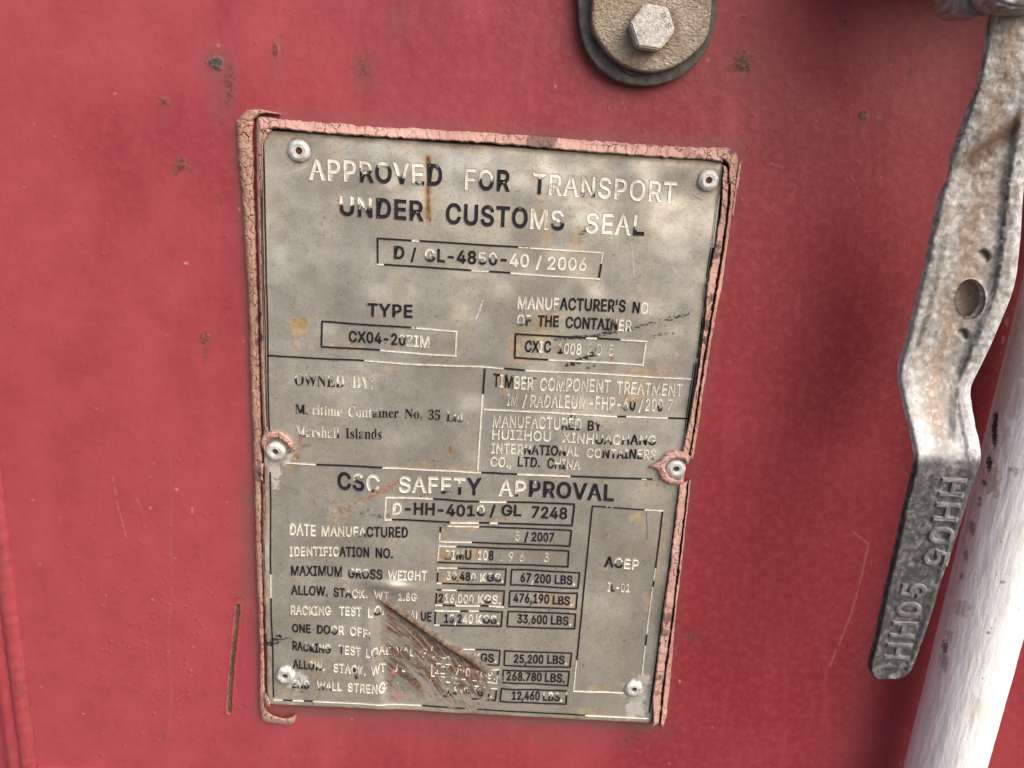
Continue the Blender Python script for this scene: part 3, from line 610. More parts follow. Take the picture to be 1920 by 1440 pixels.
LINES = [
 (E, [('APPROVED', 580, 335.3, 829.4, 347.5, 38, '00056437'), ('FOR', 871.8, 353.5, 956, 358, 37, '258'), ('TRANSPORT', 997.7, 361.9, 1268.5, 378.8, 37, '611300000')]),
 (E, [('UNDER', 637, 402.2, 795, 413.4, 35, '55899'), ('CUSTOMS', 835.4, 417.9, 1057.5, 430.9, 36, '9779724'), ('SEAL', 1097, 434.8, 1207, 440.5, 36, '0014')]),
 ('semi', [('D', 739, 483.8, 758.5, 485, 22.5, '8'), ('/', 770, 487, 780.7, 488, 22, '8'), ('GL-4850-40', 796.3, 489, 992.4, 500.4, 23, '4998845811'), ('/', 1004, 501, 1016, 502, 22, '2'), ('2006', 1026, 503.8, 1100.5, 507, 23, '0000')]),
 (E, [('TYPE', 690, 591, 773.8, 595, 23, '9999')]),
 ('semi', [('CX04-20ZIM', 654.5, 640, 806, 650, 20, '9999996100')]),
 ('serif', [('OWNED', 553.8, 720.5, 646.8, 725.5, 20, '66664'), ('BY:', 661, 726.5, 700, 728, 20.5, '100')]),
 ('serif', [('Maritime', 554.5, 774.5, 642, 778.8, 17.5, '73011000'), ('Container', 653.8, 779.5, 747.5, 783.5, 18, '120166788'), ('No.', 758.8, 785, 790.8, 786.2, 18, '999'), ('35', 803, 787.5, 825, 788.3, 17.5, '99'), ('Ltd.,', 836.8, 789, 878.8, 791, 18, '65300')]),
 ('serif', [('Marshall', 555, 817, 637.5, 819.8, 19, '30000014'), ('Islands', 649, 820, 715.8, 823.8, 19, '9999999')]),
 ('semi', [("MANUFACTURER'S", 970.5, 577.5, 1172.5, 584.7, 21.5, '10013999999979'), ('NO.', 1185.5, 586, 1221, 588, 20, '700')]),
 ('semi', [('OF', 969, 608.8, 996, 609.5, 19.5, '36'), ('THE', 1008, 611, 1047, 612.5, 20, '999'), ('CONTAINER', 1060, 614, 1185, 620.5, 20, '999987611')]),
 ('semi', [('CXIC', 983.8, 658.8, 1032.5, 659.9, 20, '9929'), ('1008', 1046, 662, 1090, 665, 20, '5100')]),
 ('thin', [('2', 1101, 665, 1110, 665.3, 20, '0'), ('0', 1118, 666, 1128, 666.4, 20, '0'), ('5', 1141, 667.5, 1151, 667.9, 20, '0')]),
 ('mid', [('TIMBER', 924.5, 724, 1000, 729, 23, '927222'), ('COMPONENT', 1011.8, 730.5, 1144.5, 736, 23, '0'), ('TREATMENT', 1155.5, 737, 1280, 743, 22, '0')]),
 ('mid', [('IM', 950.5, 759, 970, 760, 22, '0'), ('/', 978.8, 760.5, 988, 761, 22, '0'), ('RADALEUM-FHP-60', 993.8, 762, 1191, 769, 23, '000010000000036'), ('/', 1197, 769, 1206, 769.5, 22, '0'), ('200', 1209.5, 769.8, 1242.5, 771, 22, '004')]),
 ('thin', [('7', 1251, 771, 1261, 771.5, 21, '0')]),
 ('mid', [('MANUFACTURED', 923.8, 801, 1090, 805, 21.5, '000000002443'), ('BY', 1101, 804.5, 1127.5, 805.5, 17, '86')]),
 ('mid', [('HUIZHOU', 922.5, 823.8, 1033, 826.8, 18, '0000002'), ('XINHUACHANG', 1053.8, 827.5, 1235, 834.5, 17.5, '20025415954')]),
 ('mid', [('INTERNATIONAL', 920.8, 849.5, 1086, 854, 17.5, '0001156899522'), ('CONTAINERS', 1098.8, 855.5, 1230, 860.5, 17, '1265557403')]),
 ('mid', [('CO.,', 919.5, 873.8, 958.8, 874.5, 17, '2111'), ('LTD.', 970.5, 873, 1012, 874.5, 17, '9999'), ('CHINA', 1025.8, 876, 1087.5, 879.5, 18, '84411')]),
 (E, [('CSC', 632.7, 916.8, 712.6, 921.7, 31, '963'), ('SAFETY', 747.8, 922.5, 902.7, 925.5, 29, '011359'), ('APPROVAL', 934.3, 927, 1150, 937.4, 29, '23799899')]),
 ('semi', [('D-HH-4010', 736, 964, 910, 966, 20.5, '299999874'), ('/', 918, 966, 929, 966.3, 20, '7'), ('GL', 940, 966, 977.4, 967.2, 20, '88'), ('7248', 996.6, 970, 1063, 972.6, 20.5, '9999')]),
 ('semi', [('DATE', 543.9, 1001.4, 593.3, 1003, 19.5, '0000'), ('MANUFACTURED', 604, 1002.9, 765.2, 1007, 18, '000133778999')]),
 ('thin', [('5', 965.4, 1013.3, 974.5, 1013.6, 17, '0')]),
 ('semi', [('/', 982.7, 1013.8, 990.6, 1014, 16, '9'), ('2007', 996.6, 1013.5, 1038.5, 1015.2, 16, '9999')]),
 ('semi', [('IDENTIFICATION', 543.9, 1041.5, 692.6, 1043.6, 17.5, '00011111289998'), ('NO.', 704.8, 1043.8, 737.3, 1044.4, 17, '999')]),
 ('semi', [('ZIMU', 835, 1048, 883.7, 1048.8, 17, '3159'), ('108', 896, 1049, 925, 1049.8, 17, '119')]),
 ('thin', [('1', 938, 1051.5, 942, 1051.6, 16, '0'), ('9', 953, 1052, 962, 1052.3, 16.5, '0'), ('6', 973.8, 1053, 982, 1053.3, 16.5, '0'), ('3', 1020, 1054.2, 1029, 1054.5, 16.5, '0')]),
 ('semi', [('MAXIMUM', 546, 1077.5, 641.5, 1079.7, 16.5, '9989989'), ('GROSS', 653, 1081, 717.8, 1082.8, 16.5, '65688'), ('WEIGHT', 728, 1084, 801, 1087, 16.5, '110012')]),
 ('semi', [('30,480', 836.8, 1086.5, 892, 1089, 15, '053773'), ('KGS.', 900, 1089.3, 944.4, 1091.3, 15, '1650')]),
 ('semi', [('67,200', 976, 1092, 1032.5, 1094, 15.8, '992999'), ('LBS.', 1039.7, 1094, 1078, 1096, 15.8, '9990')]),
 ('semi', [('ALLOW.', 546.7, 1112, 615.5, 1114.8, 16, '987999'), ('STACK.', 626.7, 1114.6, 689, 1121, 16, '975211'), ('WT.', 701, 1122, 734.7, 1124, 16, '013'), ('1.8G', 746.5, 1125, 786, 1127, 15.5, '0112')]),
 ('semi', [('216,000', 822.5, 1128, 888.4, 1130, 15.2, '9111013'), ('KGS.', 895.4, 1130, 939, 1131.6, 15, '1411')]),
 ('semi', [('476,190', 962.5, 1129, 1029.4, 1130.8, 15.8, '9799999'), ('LBS.', 1036, 1131.8, 1073, 1134, 15.8, '7780')]),
 ('semi', [('RACKING', 546.5, 1149.6, 625.9, 1152, 16.5, '1000100'), ('TEST', 636, 1153, 678, 1157, 16.5, '0000'), ('LOAD', 690, 1157, 741, 1160, 16, '2411'), ('VALUE', 756.9, 1160.5, 809, 1164, 16, '11278')]),
 ('semi', [('15,240', 833, 1165.5, 887, 1167, 15, '952922'), ('KGS.', 892, 1167, 936.6, 1168.6, 15, '2551')]),
 ('semi', [('33,600', 970, 1167, 1026, 1168.8, 15.5, '993799'), ('LBS.', 1032.5, 1169, 1070.8, 1171, 15.5, '9991')]),
 ('semi', [('ONE', 548, 1185, 583, 1186, 15.5, '999'), ('DOOR', 594.6, 1186.8, 645.7, 1190.3, 15.5, '8741'), ('OFF:', 655.8, 1191.5, 695, 1195.5, 15, '0003')]),
 ('semi', [('RACKING', 548, 1219, 625, 1225, 15.8, '9766755'), ('TEST', 635, 1225, 676.8, 1231, 15.5, '6000'), ('LOAD', 686.4, 1231, 733, 1234, 15, '1311'), ('VALUE', 741, 1234, 800, 1238, 15, '1222')]),
 ('semi', [('11,430', 827, 1236, 882, 1238, 15, '322222'), ('KGS.', 889, 1238.5, 931, 1241, 15, '5881')]),
 ('semi', [('25,200', 963.4, 1241.4, 1018.5, 1242.8, 15.5, '999999'), ('LBS.', 1025.7, 1243, 1062.8, 1245, 15.5, '8970')]),
 ('semi', [('ALLOW.', 549, 1253, 609, 1257, 15.5, '987641'), ('STACK.', 625, 1259.7, 685.7, 1266, 15.5, '000331'), ('WT.', 696, 1264, 726, 1266, 15, '111'), ('1.3G', 739, 1265, 776, 1267, 15, '2222')]),
 ('semi', [('121,920', 815, 1268, 882, 1271, 15, '2232222'), ('KGS.', 889, 1271.5, 929, 1274, 15, '2222')]),
 ('semi', [('268.780', 949.7, 1274, 1015.6, 1277, 15.5, '9999999'), ('LBS.', 1021.4, 1277.5, 1059, 1280, 15.5, '8899')]),
 ('semi', [('END', 548, 1290, 580, 1292, 15.5, '444'), ('WALL', 594, 1293.5, 641, 1296, 15.5, '4311'), ('STRENGTH', 651.7, 1296.8, 746, 1301.6, 15.5, '01101111')]),
 ('semi', [('5,650', 833.7, 1304.5, 878, 1306.4, 15, '43434'), ('KGS.', 884, 1306, 922.7, 1308, 15, '3670')]),
 ('semi', [('12,460', 959.8, 1310.7, 1012, 1312.4, 15.5, '999999'), ('LBS.', 1018, 1312.8, 1054, 1314.6, 15.5, '5560')]),
 ('semi', [('ACEP', 1133, 1063, 1197.8, 1067.3, 18.5, '9411')]),
 ('semi', [('IL-01', 1139, 1108.7, 1181, 1110.8, 15.5, '06001')]),
]
for st, runs in LINES: lettering(runs, st)

# ---------------- ruled lines and boxes, the same worn ink
def rule(segs, name, wid=2.6):
    """engraved ruled lines: segs of (x0, y0, x1, y1, [(upto fraction, ink digit), ...])"""
    Vs, Fs, Is, Rs, n = [], [], [], [], 0
    for (xa, ya, xb, yb_, inks) in segs:
        L = math.hypot(xb-xa, yb_-ya); k = max(3, int(L/3))+1
        s = np.linspace(0, 1, k); ex, ey = (xb-xa)/L, (yb_-ya)/L
        off = np.array([-.72, -.38, .38, .72])*wid*.5*1.6
        U = xa+(xb-xa)*s[:, None]-ey*off[None]; V = ya+(yb_-ya)*s[:, None]+ex*off[None]
        lift = np.broadcast_to(np.array([LIFT1, LIFT0, LIFT0, LIFT1])*1.0, U.shape)
        iD, k1_ = scrape(U, V); lift = np.where((k1_ > .35) | ((iD > .5) & (fbm(U/7, V/7, 77) > .50)), -.0004, lift)
        iv = np.zeros(k)
        pos = 0
        for (e, d) in inks: iv[(s >= pos-1e-6)] = d/9.; pos = e
        iv = np.where(iv > .95, 1.2, np.where(iv < .05, -.2, iv))
        Vs.append(on_plate(U, V, lift).reshape(-1, 3)); Fs.append(quads(k, 4)[:, ::-1]+n); Is.append(np.repeat(iv, 4)); Rs.append(np.tile([.8, 0, 0, .2], k)); n += k*4  # one rim darker than the other, the groove's shade painted in
    return raw_mesh(name, np.concatenate(Vs), np.concatenate(Fs), INK, plate, dict(ink=np.concatenate(Is), rim=np.concatenate(Rs)), False)
def box(TL, TR, BR, BL, top, rgt, bot, lft, wid=2.6):
    o = wid*.5
    rule([(TL[0]-o, TL[1], TR[0]+o, TR[1], top), (BL[0]-o, BL[1], BR[0]+o, BR[1], bot), (TL[0], TL[1]+o, BL[0], BL[1]-o, lft), (TR[0], TR[1]+o, BR[0], BR[1]-o, rgt)], 'outline_box', wid)
B9, W9 = [(1, 9)], [(1, 0)]
box((708.5, 446.5), (1130.5, 473.3), (1123.4, 522.8), (709, 494.7), [(.15, 9), (.19, 3), (.62, 9), (.68, 5), (1, 0)], [(.45, 1), (1, 9)], [(.03, 1), (.42, 9), (.5, 3), (.6, 6), (1, 0)], B9, 3)
box((603.8, 602.5), (857, 619.5), (855, 665.8), (603.8, 649), [(.62, 9), (.7, 5), (1, 0)], W9, [(.44, 9), (1, 0)], B9, 3)
box((966.8, 625.8), (1212.5, 640), (1206, 684), (965, 670), [(.54, 9), (.62, 2), (.8, 6), (1, 1)], W9, [(.27, 8), (1, 0)], B9, 3)
box((724.3, 932.4), (1076.8, 944.6), (1072.7, 985), (722.5, 973.8), [(.25, 0), (.5, 9), (.64, 1), (1, 9)], B9, [(.04, 0), (.35, 9), (.5, 1), (.56, 7), (.6, 1), (1, 9)], W9, 3)
box((826.7, 983.7), (1071.3, 994), (1068, 1023.6), (824.6, 1014), [(.05, 4), (.3, 3), (1, 9)], B9, [(.25, 0), (1, 9)], [(.45, 8), (1, 0)], 2.7)
box((823.3, 1022.8), (1066.5, 1033), (1064.8, 1063), (821.5, 1054), [(.14, 1), (1, 9)], B9, B9, W9, 2.7)
box((821.5, 1064.4), (949, 1067.6), (947, 1097), (820, 1093), [(.28, 1), (1, 9)], B9, [(.08, 1), (1, 9)], [(.3, 1), (1, 9)], 2.5)
box((959.4, 1068.4), (1086.9, 1074), (1084, 1103), (957.7, 1097), B9, B9, B9, B9, 2.6)
box((819.4, 1105.3), (945.7, 1108), (943.6, 1136.8), (817.6, 1133.4), [(.08, 8), (.3, 0), (1, 9)], B9, [(.1, 1), (.3, 9), (.66, 0), (.78, 9), (1, 3)], [(.2, 2), (1, 9)], 2.5)
box((956.3, 1108), (1082.8, 1112), (1080, 1140.8), (954.6, 1136.7), B9, B9, B9, B9, 2.6)
box((816.8, 1143.9), (941.8, 1146.5), (940, 1173.8), (815.5, 1170), [(.36, 0), (.5, 9), (.66, 4), (1, 9)], B9, [(.08, 1), (1, 9)], B9, 2.5)
box((953, 1145.6), (1079, 1150), (1077.3, 1178), (951, 1173.8), B9, B9, B9, B9, 2.6)
box((809.8, 1211.8), (937.5, 1219), (935.8, 1246.9), (808.6, 1237), [(.5, 1), (.65, 3), (1, 9)], B9, [(.5, 2), (1, 9)], [(1, 2)], 2.3)
box((946.6, 1219), (1071.7, 1224), (1068.8, 1251), (945.4, 1247), B9, [(.3, 9), (1, 7)], B9, B9, 2.5)
box((809.3, 1249), (934.6, 1255), (931, 1281), (808.6, 1273), [(1, 2)], [(.5, 6), (1, 1)], [(1, 1)], [(1, 2)], 2.2)
box((943.5, 1256), (1067.6, 1258.9), (1064.7, 1285.7), (943, 1278.5), [(.2, 9), (.4, 6), (.7, 9), (1, 8)], B9, B9, [(.5, 9), (1, 5)], 2.5)
box((807.4, 1280.8), (931, 1292), (929, 1314), (808, 1307.6), W9, [(.5, 9), (1, 8)], [(.5, 8), (1, 6)], [(1, 3)], 2.3)
box((940, 1290.5), (1062.8, 1295.5), (1061.6, 1320.4), (938, 1315), [(.5, 9), (1, 7)], [(.4, 3), (1, 9)], B9, [(1, 8)], 2.5)
box((1110.4, 947.4), (1242, 956.5), (1203, 1268), (1076, 1295), [(.2, 9), (.4, 6), (.75, 8), (1, 2)], [(.15, 8), (.3, 7), (.42, 3), (.5, 6), (.8, 2), (1, 1)], [(1, 0)], [(.3, 9), (.6, 9), (.84, 7), (1, 1)], 2.4) if False else \
rule([(1109, 947.4, 1243, 956.5, [(.2, 9), (.3, 5), (.75, 8), (1, 1)]), (1110.4, 949, 1076, 1294, [(.5, 9), (.84, 8), (1, 0)]), (1242, 958, 1203.5, 1267, [(.2, 8), (.34, 6), (.42, 3), (.46, 7), (.75, 2), (.82, 7), (1, 1)]), (1075, 1295.5, 1170, 1298.5, [(1, 0)])], 'outline_box', 2.3)
rule([(503.8, 665.8, 905, 688.4, [(.45, 9), (1, 0)]), (905, 688.4, 1298, 711, [(.1, 1), (.2, 9), (1, 0)])], 'divider_line', 2.8)
rule([(908.8, 693, 902.8, 780, [(.5, 9), (.55, 8), (1, 1)]), (902.8, 780, 896.3, 881, [(1, 1)])], 'divider_line', 3.2)
rule([(907.5, 767, 1290, 785.8, [(.45, 0), (.65, 1), (.7, 8), (.9, 1), (1, 8)])], 'divider_line', 2.8)
rule([(535.5, 867, 902, 885, [(.16, 2), (.5, 9), (1, 0)]), (902, 885, 1236, 898, [(.2, 9), (.5, 0), (.9, 9), (1, 5)])], 'divider_line', 3.)
rule([(494.5, 262, 500.5, 540, [(1, 9)]), (500.5, 540, 506, 815, [(1, 9)]), (507, 885, 508.6, 1050, [(.3, 9), (.5, 7), (1, 9)]), (508.6, 1050, 509.5, 1140, [(.3, 9), (.8, 2), (1, 9)]), (509.5, 1140, 513, 1308, [(1, 9)])], 'border_line', 2.4)
rule([(490, 268, 495.6, 540, [(1, 7)]), (495.6, 540, 502, 800, [(1, 9)])], 'border_line', 1.3)
rule([(1349, 366, 1322, 562, [(.5, 3), (.7, 7), (1, 5)]), (1322, 562, 1287, 815, [(.5, 5), (1, 9)]), (1273, 915, 1236, 1200, [(.9, 9), (1, 8)]), (1236, 1200, 1217, 1336, [(1, 8)])], 'border_line', 2.4)
rule([(1345, 366, 1318, 562, [(.5, 4), (.8, 7), (1, 4)]), (1318, 562, 1284, 808, [(.5, 4), (1, 7)])], 'border_line', 1.2)
rule([(514, 1311.8, 790, 1325.3, [(.06, 1), (.12, 7), (.2, 2), (.27, 7), (1, 0)]), (790, 1325.3, 1216, 1346.3, [(.1, 8), (.2, 6), (.72, 8), (1, 0)])], 'border_line', 2.2)

# ---------------- rivets
def lathe(prof, n=48, poly=None, wob=0., seed=0):
    """rings around -Y (outward from the door)"""
    an = np.arange(n)*2*math.pi/n
    k = 1.0 if not poly else np.cos(math.pi/poly)/np.cos((an+.2) % (2*math.pi/poly)-math.pi/poly)
    rows = []
    for i, (r, h) in enumerate(prof):
        kk = k if i < 4 else 1.0
        w = 1+wob*(vnoise(np.cos(an)*2+9, np.sin(an)*2+9, seed+i//3)-.5)
        rows.append(np.stack([r*kk*w*np.cos(an), np.full(n, -h)-.0002*wob*vnoise(np.cos(an)*3+5, np.sin(an)*3+5, seed), r*kk*w*np.sin(an)], -1))
    return np.stack(rows)
for i, ((cx, cy), r, poly) in enumerate(zip(RIV, (20.5, 19, 19, 17.5, 18, 16.5), (None, None, None, None, 11, None))):
    c = at(cx, cy, HS+.0006)
    R = float(np.linalg.norm(at(cx+r, cy, HS)-at(cx-r, cy, HS)))/2
    prof = [(R*.985, -.0010), (R, -.0001), (R, .0003), (R*.95, .0006), (R*.80, .00115), (R*.66, .00150), (R*.58, .00158), (R*.50, .00140), (R*.44, .00138), (R*.40, .00145), (R*.345, .00138), (R*.315, .0011), (R*.30, .0004), (R*.29, -.0008)]
    Pq = lathe(prof, 55, poly, .10 if i not in (4, 5) else .22, i)+np.array([c[0], -(HS+.0006), c[2]])
    rv = grid('rivet', Pq, RIVET, plate, None, True)
    cp = [(R*.30, -.0006), (R*.26, .0000), (R*.14, .0003+(.0003 if i == 4 else 0)), (.00002, .0003)]
    raw = lathe(cp, 20, None, .5, i+40)+np.array([c[0], -(HS+.0006), c[2]])
    k = grid('rivet_core', raw, CORE, rv, None, True); k.matrix_parent_inverse = Matrix.Identity(4)

# ------------------------------------------------------------------ the cracked sealant round the plate
seal = thing('sealant_frame', 'cracked pink and tan sealant bead framing the steel plate', 'sealant', at(920, 260, 0))
def resamp(pts, n):
    pts = np.array(pts, float); s = np.concatenate([[0], np.cumsum(np.hypot(*np.diff(pts, axis=0).T))]); t = np.linspace(0, s[-1], n)
    return np.stack([np.interp(t, s, pts[:, 0]), np.interp(t, s, pts[:, 1])], -1), s[-1]
def smooth(a, k=9):
    w = np.ones(k)/k; p = np.pad(a, ((k//2, k//2), (0, 0)), 'edge')
    return np.stack([np.convolve(p[:, 0], w, 'valid'), np.convolve(p[:, 1], w, 'valid')], -1)
def strip(outer, inner, hgt, base0, base1, tone, seed, cell=(15, 24), smudges=(), wob=2.2, crack_w=.085, nc=26, label=None, taper=(6, 6)):
    n = 40+int(max(resamp(outer, 2)[1], resamp(inner, 2)[1])/1.35)
    A, L = resamp(outer, n); B, _ = resamp(inner, n); A, B = smooth(A), smooth(B)
    s = np.linspace(0, L, n)[:, None]*np.ones((1, nc)); t = np.ones((n, 1))*np.linspace(0, 1, nc)[None]
    wob *= 1.35; wA = wob*(fbm(s[:, :1]/11, s[:, :1]*0, seed)-.5)*2; wB = wob*(fbm(s[:, :1]/9, s[:, :1]*0+7, seed+1)-.5)*2
    q = np.stack([A[:, None, 0]*(1-t)+B[:, None, 0]*t, A[:, None, 1]*(1-t)+B[:, None, 1]*t], -1)
    dirn = (B-A)/np.maximum(np.linalg.norm(B-A, axis=1, keepdims=True), 1e-6)
    q = q+dirn[:, None, :]*((1-t)*wA+t*wB)[..., None]
    wpx = np.linalg.norm(B-A, axis=1)[:, None]
    prof = np.clip(1-np.abs(2*t-1)**3.6, 0, 1)**.55
    wx, wy = s/cell[0]+.8*(fbm(s/18, t*wpx/18, seed+3)-.5), (t*wpx)/cell[1]+.9*(fbm(s/14, t*wpx/14, seed+4)-.5)
    crack_w *= .8; e, cv = voro(wx, wy, seed); e2, _ = voro(wx*2.3+4, wy*2.1+2, seed+1)
    cr = sst(crack_w, crack_w*.3, e); cr2 = sst(.07, .02, e2)*(fbm(s/30, t*2, seed+5) > .52)*.55
    cr = np.maximum(cr, cr2)*sst(0, .06, t+.03)*sst(1, .94, t-.03)
    dens = sst(.30, .62, fbm(s/46, t*1.3, seed+9)); cr = cr*(.25+.75*dens)
    end = sst(0, taper[0]+.01, s)*sst(L, L-taper[1]-.01, s)
    hgt *= .74; h = base0+(base1-base0)*t+hgt*prof*end*(.82+.36*fbm(s/22, t*2, seed+6))+.0005*(cv-.5)*prof-.0009*cr*prof
    h = h-.0004*sst(0.0, .02, .02-np.minimum(t, 1-t))
    Pq = at(q[..., 0], q[..., 1], h)
    sm = np.zeros_like(s)
    for (sx, sy, r, k) in smudges: sm = np.maximum(sm, k*blob(q[..., 0], q[..., 1], sx, sy, r, None, seed, .8))
    tn = np.clip(tone+.8*(fbm(s/40, t*1.5, seed+7)-.5), 0, 1)
    o = grid('sealant_strip', Pq, SEAL, seal, dict(crack=cr, tone=tn, smudge=sm))
    if label: o['label'] = label
    return o
HE = HS+.0005
# left: a broad outer band, a dark split, a thin inner lip against the plate
strip([(443, 222), (443.4, 260), (454, 372), (465.6, 562), (469, 690), (475, 865), (477, 900), (479.5, 1042), (484.7, 1159), (487, 1224), (486, 1300), (488, 1340)],
      [(476, 224), (474.7, 260), (478, 372), (484, 560), (486, 640), (489, 760), (492, 865), (490, 900), (491, 1000), (494, 1159), (496, 1240), (497, 1300), (496, 1335)], .0040, .0002, .0016, .80, 1, (15, 11), [(486, 600, 9, .8), (486, 640, 8, .8), (489, 870, 9, .6)], 1.6, .10, 26, 'broad tan outer band with fine crazing')
strip([(481, 226), (480.5, 260), (482, 372), (486.5, 560), (489, 680), (493, 800)],
      [(497, 252), (491, 270), (488, 372), (491.5, 560), (494.5, 690), (500, 812)], .0030, .0030, HE, .45, 2, (17, 20), [(486, 590, 8, .9), (487, 630, 9, .8)], 2.0)
strip([(493, 905), (491.5, 1000), (495, 1120), (497, 1190)], [(496.5, 905), (496, 1000), (499.5, 1120), (499, 1190)], .0016, .0028, HE, .4, 3, (13, 16), (), 1.6)
# top, rolled over the plate's edge, with the two folded corners
strip([(478, 219), (497, 218), (534.6, 224), (680, 235.6), (915, 248.6), (1082, 261.6), (1238.5, 273), (1340, 277), (1362, 281)],
      [(484, 246), (506, 243), (520, 240.5), (602, 250), (758.5, 260), (915, 268.5), (1082, 283.8), (1238.5, 295.5), (1345, 302), (1357, 304)], .0044, .0003, HE+.0006, .18, 4, (19, 30), [(1010, 262, 26, .7), (1030, 268, 16, .7), (1312, 297, 8, .7), (1290, 288, 10, .4)], 2.2)
strip([(445, 234), (448, 221), (462, 207), (482, 204), (497, 206), (528, 213)], [(474, 236), (474, 227), (478, 222), (486, 216), (500, 212), (528, 215)], .0042, .0003, .0014, .75, 5, (13, 20), (), 1.5, .085, 20)
strip([(480, 228), (484, 236), (486, 262), (487, 300), (487, 372)], [(512, 243), (504, 252), (494, 266), (492.5, 300), (490.5, 372)], .0040, .0020, HE+.0004, .5, 6, (15, 18), (), 1.6)
strip([(1340, 276), (1366, 277), (1381, 286), (1384, 300), (1380, 340)], [(1342, 297), (1358, 300), (1365, 307), (1367, 316), (1366, 345)], .0046, .0003, HE, .55, 7, (15, 16), [(1372, 284, 7, .8)], 1.5)
# right: two bands with the long split between them
strip([(1367, 310), (1364, 385), (1353, 470), (1341, 540), (1333, 590), (1318, 680), (1309, 740), (1296, 830), (1289, 862)],
      [(1356.5, 308), (1353, 385), (1342.7, 450), (1327, 528), (1322, 590), (1310, 695), (1301, 745), (1292.5, 790), (1279, 850)], .0042, .0014, HE+.0003, .15, 8, (16, 26), [(1343, 462, 8, .8), (1342, 480, 9, .8), (1332, 560, 9, .6), (1326, 610, 12, .85), (1324, 640, 11, .75)], 1.8)
strip([(1384, 298), (1380, 340), (1368.8, 424), (1353, 541), (1342.5, 590), (1330, 665), (1320, 727), (1305, 827), (1299, 862)],
      [(1371, 310), (1368, 385), (1357, 470), (1345, 540), (1336.5, 590), (1321.5, 680), (1312.5, 740), (1299.5, 830), (1293, 862)], .0034, .0002, .0022, .55, 9, (14, 20), [(1346, 470, 6, .5)], 1.6)
strip([(1391, 300), (1385, 345), (1374, 408)], [(1385, 308), (1379.5, 345), (1371, 405)], .0018, .0002, .0010, .2, 10, (14, 20), (), 1.2)
strip([(1290, 900), (1283.5, 956), (1272, 1052), (1258.5, 1171), (1250, 1230), (1241, 1300), (1236, 1357)],
      [(1274, 906), (1268, 956), (1256, 1060), (1242, 1156), (1233, 1228), (1223, 1312), (1225, 1362)], .0042, .0014, HE+.0003, .05, 11, (17, 28), [(1250, 1160, 12, .75), (1247, 1185, 9, .7), (1238, 1270, 7, .6), (1233, 1300, 6, .5)], 1.6)
strip([(1296, 895), (1289, 956), (1279, 1052), (1265, 1171), (1257, 1275), (1250, 1340), (1243, 1365)],
      [(1292, 900), (1286.5, 956), (1275, 1052), (1261.5, 1171), (1253, 1230), (1244, 1300), (1238, 1360)], .0036, .0002, .0024, .1, 12, (15, 20), (), 1.6)
# collars squeezed out round the two middle rivets, and the peeled curl at the bottom left corner
strip([(488, 834), (492, 816), (508, 806), (530, 810), (548, 826), (556, 846)], [(497, 850), (498, 834), (508, 823), (524, 822), (538, 832), (543, 850)], .0030, HE-.0006, HE+.0002, .45, 13, (14, 13), [(520, 822, 9, .5), (548, 838, 8, .5)], 1.6)
strip([(1296, 858), (1286, 846), (1268, 842), (1248, 850), (1234, 866), (1214, 874), (1231, 880), (1236, 896), (1250, 908), (1268, 911), (1284, 904)],
      [(1290, 872), (1284, 864), (1270, 859), (1258, 862), (1250, 870), (1247, 876), (1249, 884), (1253, 890), (1260, 897), (1270, 900), (1280, 896)], .0032, HE-.0004, HE+.0006, .08, 14, (15, 14), (), 1.0)
strip([(489, 1330), (490, 1348), (498, 1354), (520, 1358), (540, 1359), (551, 1356), (557, 1341)], [(497, 1322), (500, 1333), (511, 1340), (522, 1345), (534, 1347), (545, 1344), (555, 1340)], .0040, .0002, .0030, .35, 15, (17, 16), (), 1.2)
strip([(494, 1300), (495, 1312), (498, 1322), (504, 1326)], [(497, 1299), (503, 1307), (507, 1316), (507.5, 1325)], .0024, HE, HE+.0010, .1, 16, (16, 18), (), .8)
strip([(477, 868), (478, 885), (479, 905)], [(495, 868), (494, 885), (493, 905)], .0046, .0003, HE, .2, 17, (12, 12), [(488, 890, 6, .7)], 1.6)

# ------------------------------------------------------------------ the bolted bracket at the top of the view
brk = thing('bolted_bracket', 'sandy steel bracket end bolted over a black rubber pad above the plate', 'bracket', at(1215, 60, 0))
def poly_pts(pts, n, h, closed_up=-320):
    """outline through photo pixels (left side down, round the bottom, up the right side), closed far above the view"""
    q, _ = resamp(pts, n); q = smooth(q, 7); q[0], q[-1] = pts[0], pts[-1]
    return q
def slab(name, pts, h0, h1, bev, mat, parent, n=140, dome=0., wob=0., seed=0, attrs=None):
    q = poly_pts(pts, n, h1)
    Pt = at(q[:, 0], q[:, 1], h1)
    if wob: Pt[:, 0] += wob*(vnoise(np.arange(n)/6., np.zeros(n), seed)-.5)
    cx, cz = Pt[:, 0].mean(), Pt[:, 2].mean()
    rings = []
    for (k, h) in [(0, h0), (0, h1-bev), (.3*bev, h1-.3*bev), (bev, h1), (bev*2.2, h1)]:
        v = np.stack([cx-Pt[:, 0], cz-Pt[:, 2]], -1); l = np.linalg.norm(v, axis=1, keepdims=True); v = v/l
        R = np.stack([Pt[:, 0]+v[:, 0]*k, np.full(n, -h), Pt[:, 2]+v[:, 1]*k], -1); rings.append(R)
    base = rings[-1]
    for f in np.linspace(.06, 1, 26):
        R = base.copy(); R[:, 0] += (cx-base[:, 0])*f*.999; R[:, 2] += (cz-base[:, 2])*f*.999; R[:, 1] -= dome*math.sin(f*math.pi/2)
        rings.append(R)
    P = np.stack(rings)
    uu, vv = px(P)
    return grid(name, P[:, ::-1], mat, parent, {k: f(uu, vv)[:, ::-1] for k, f in (attrs or {}).items()}, True)
top = -260
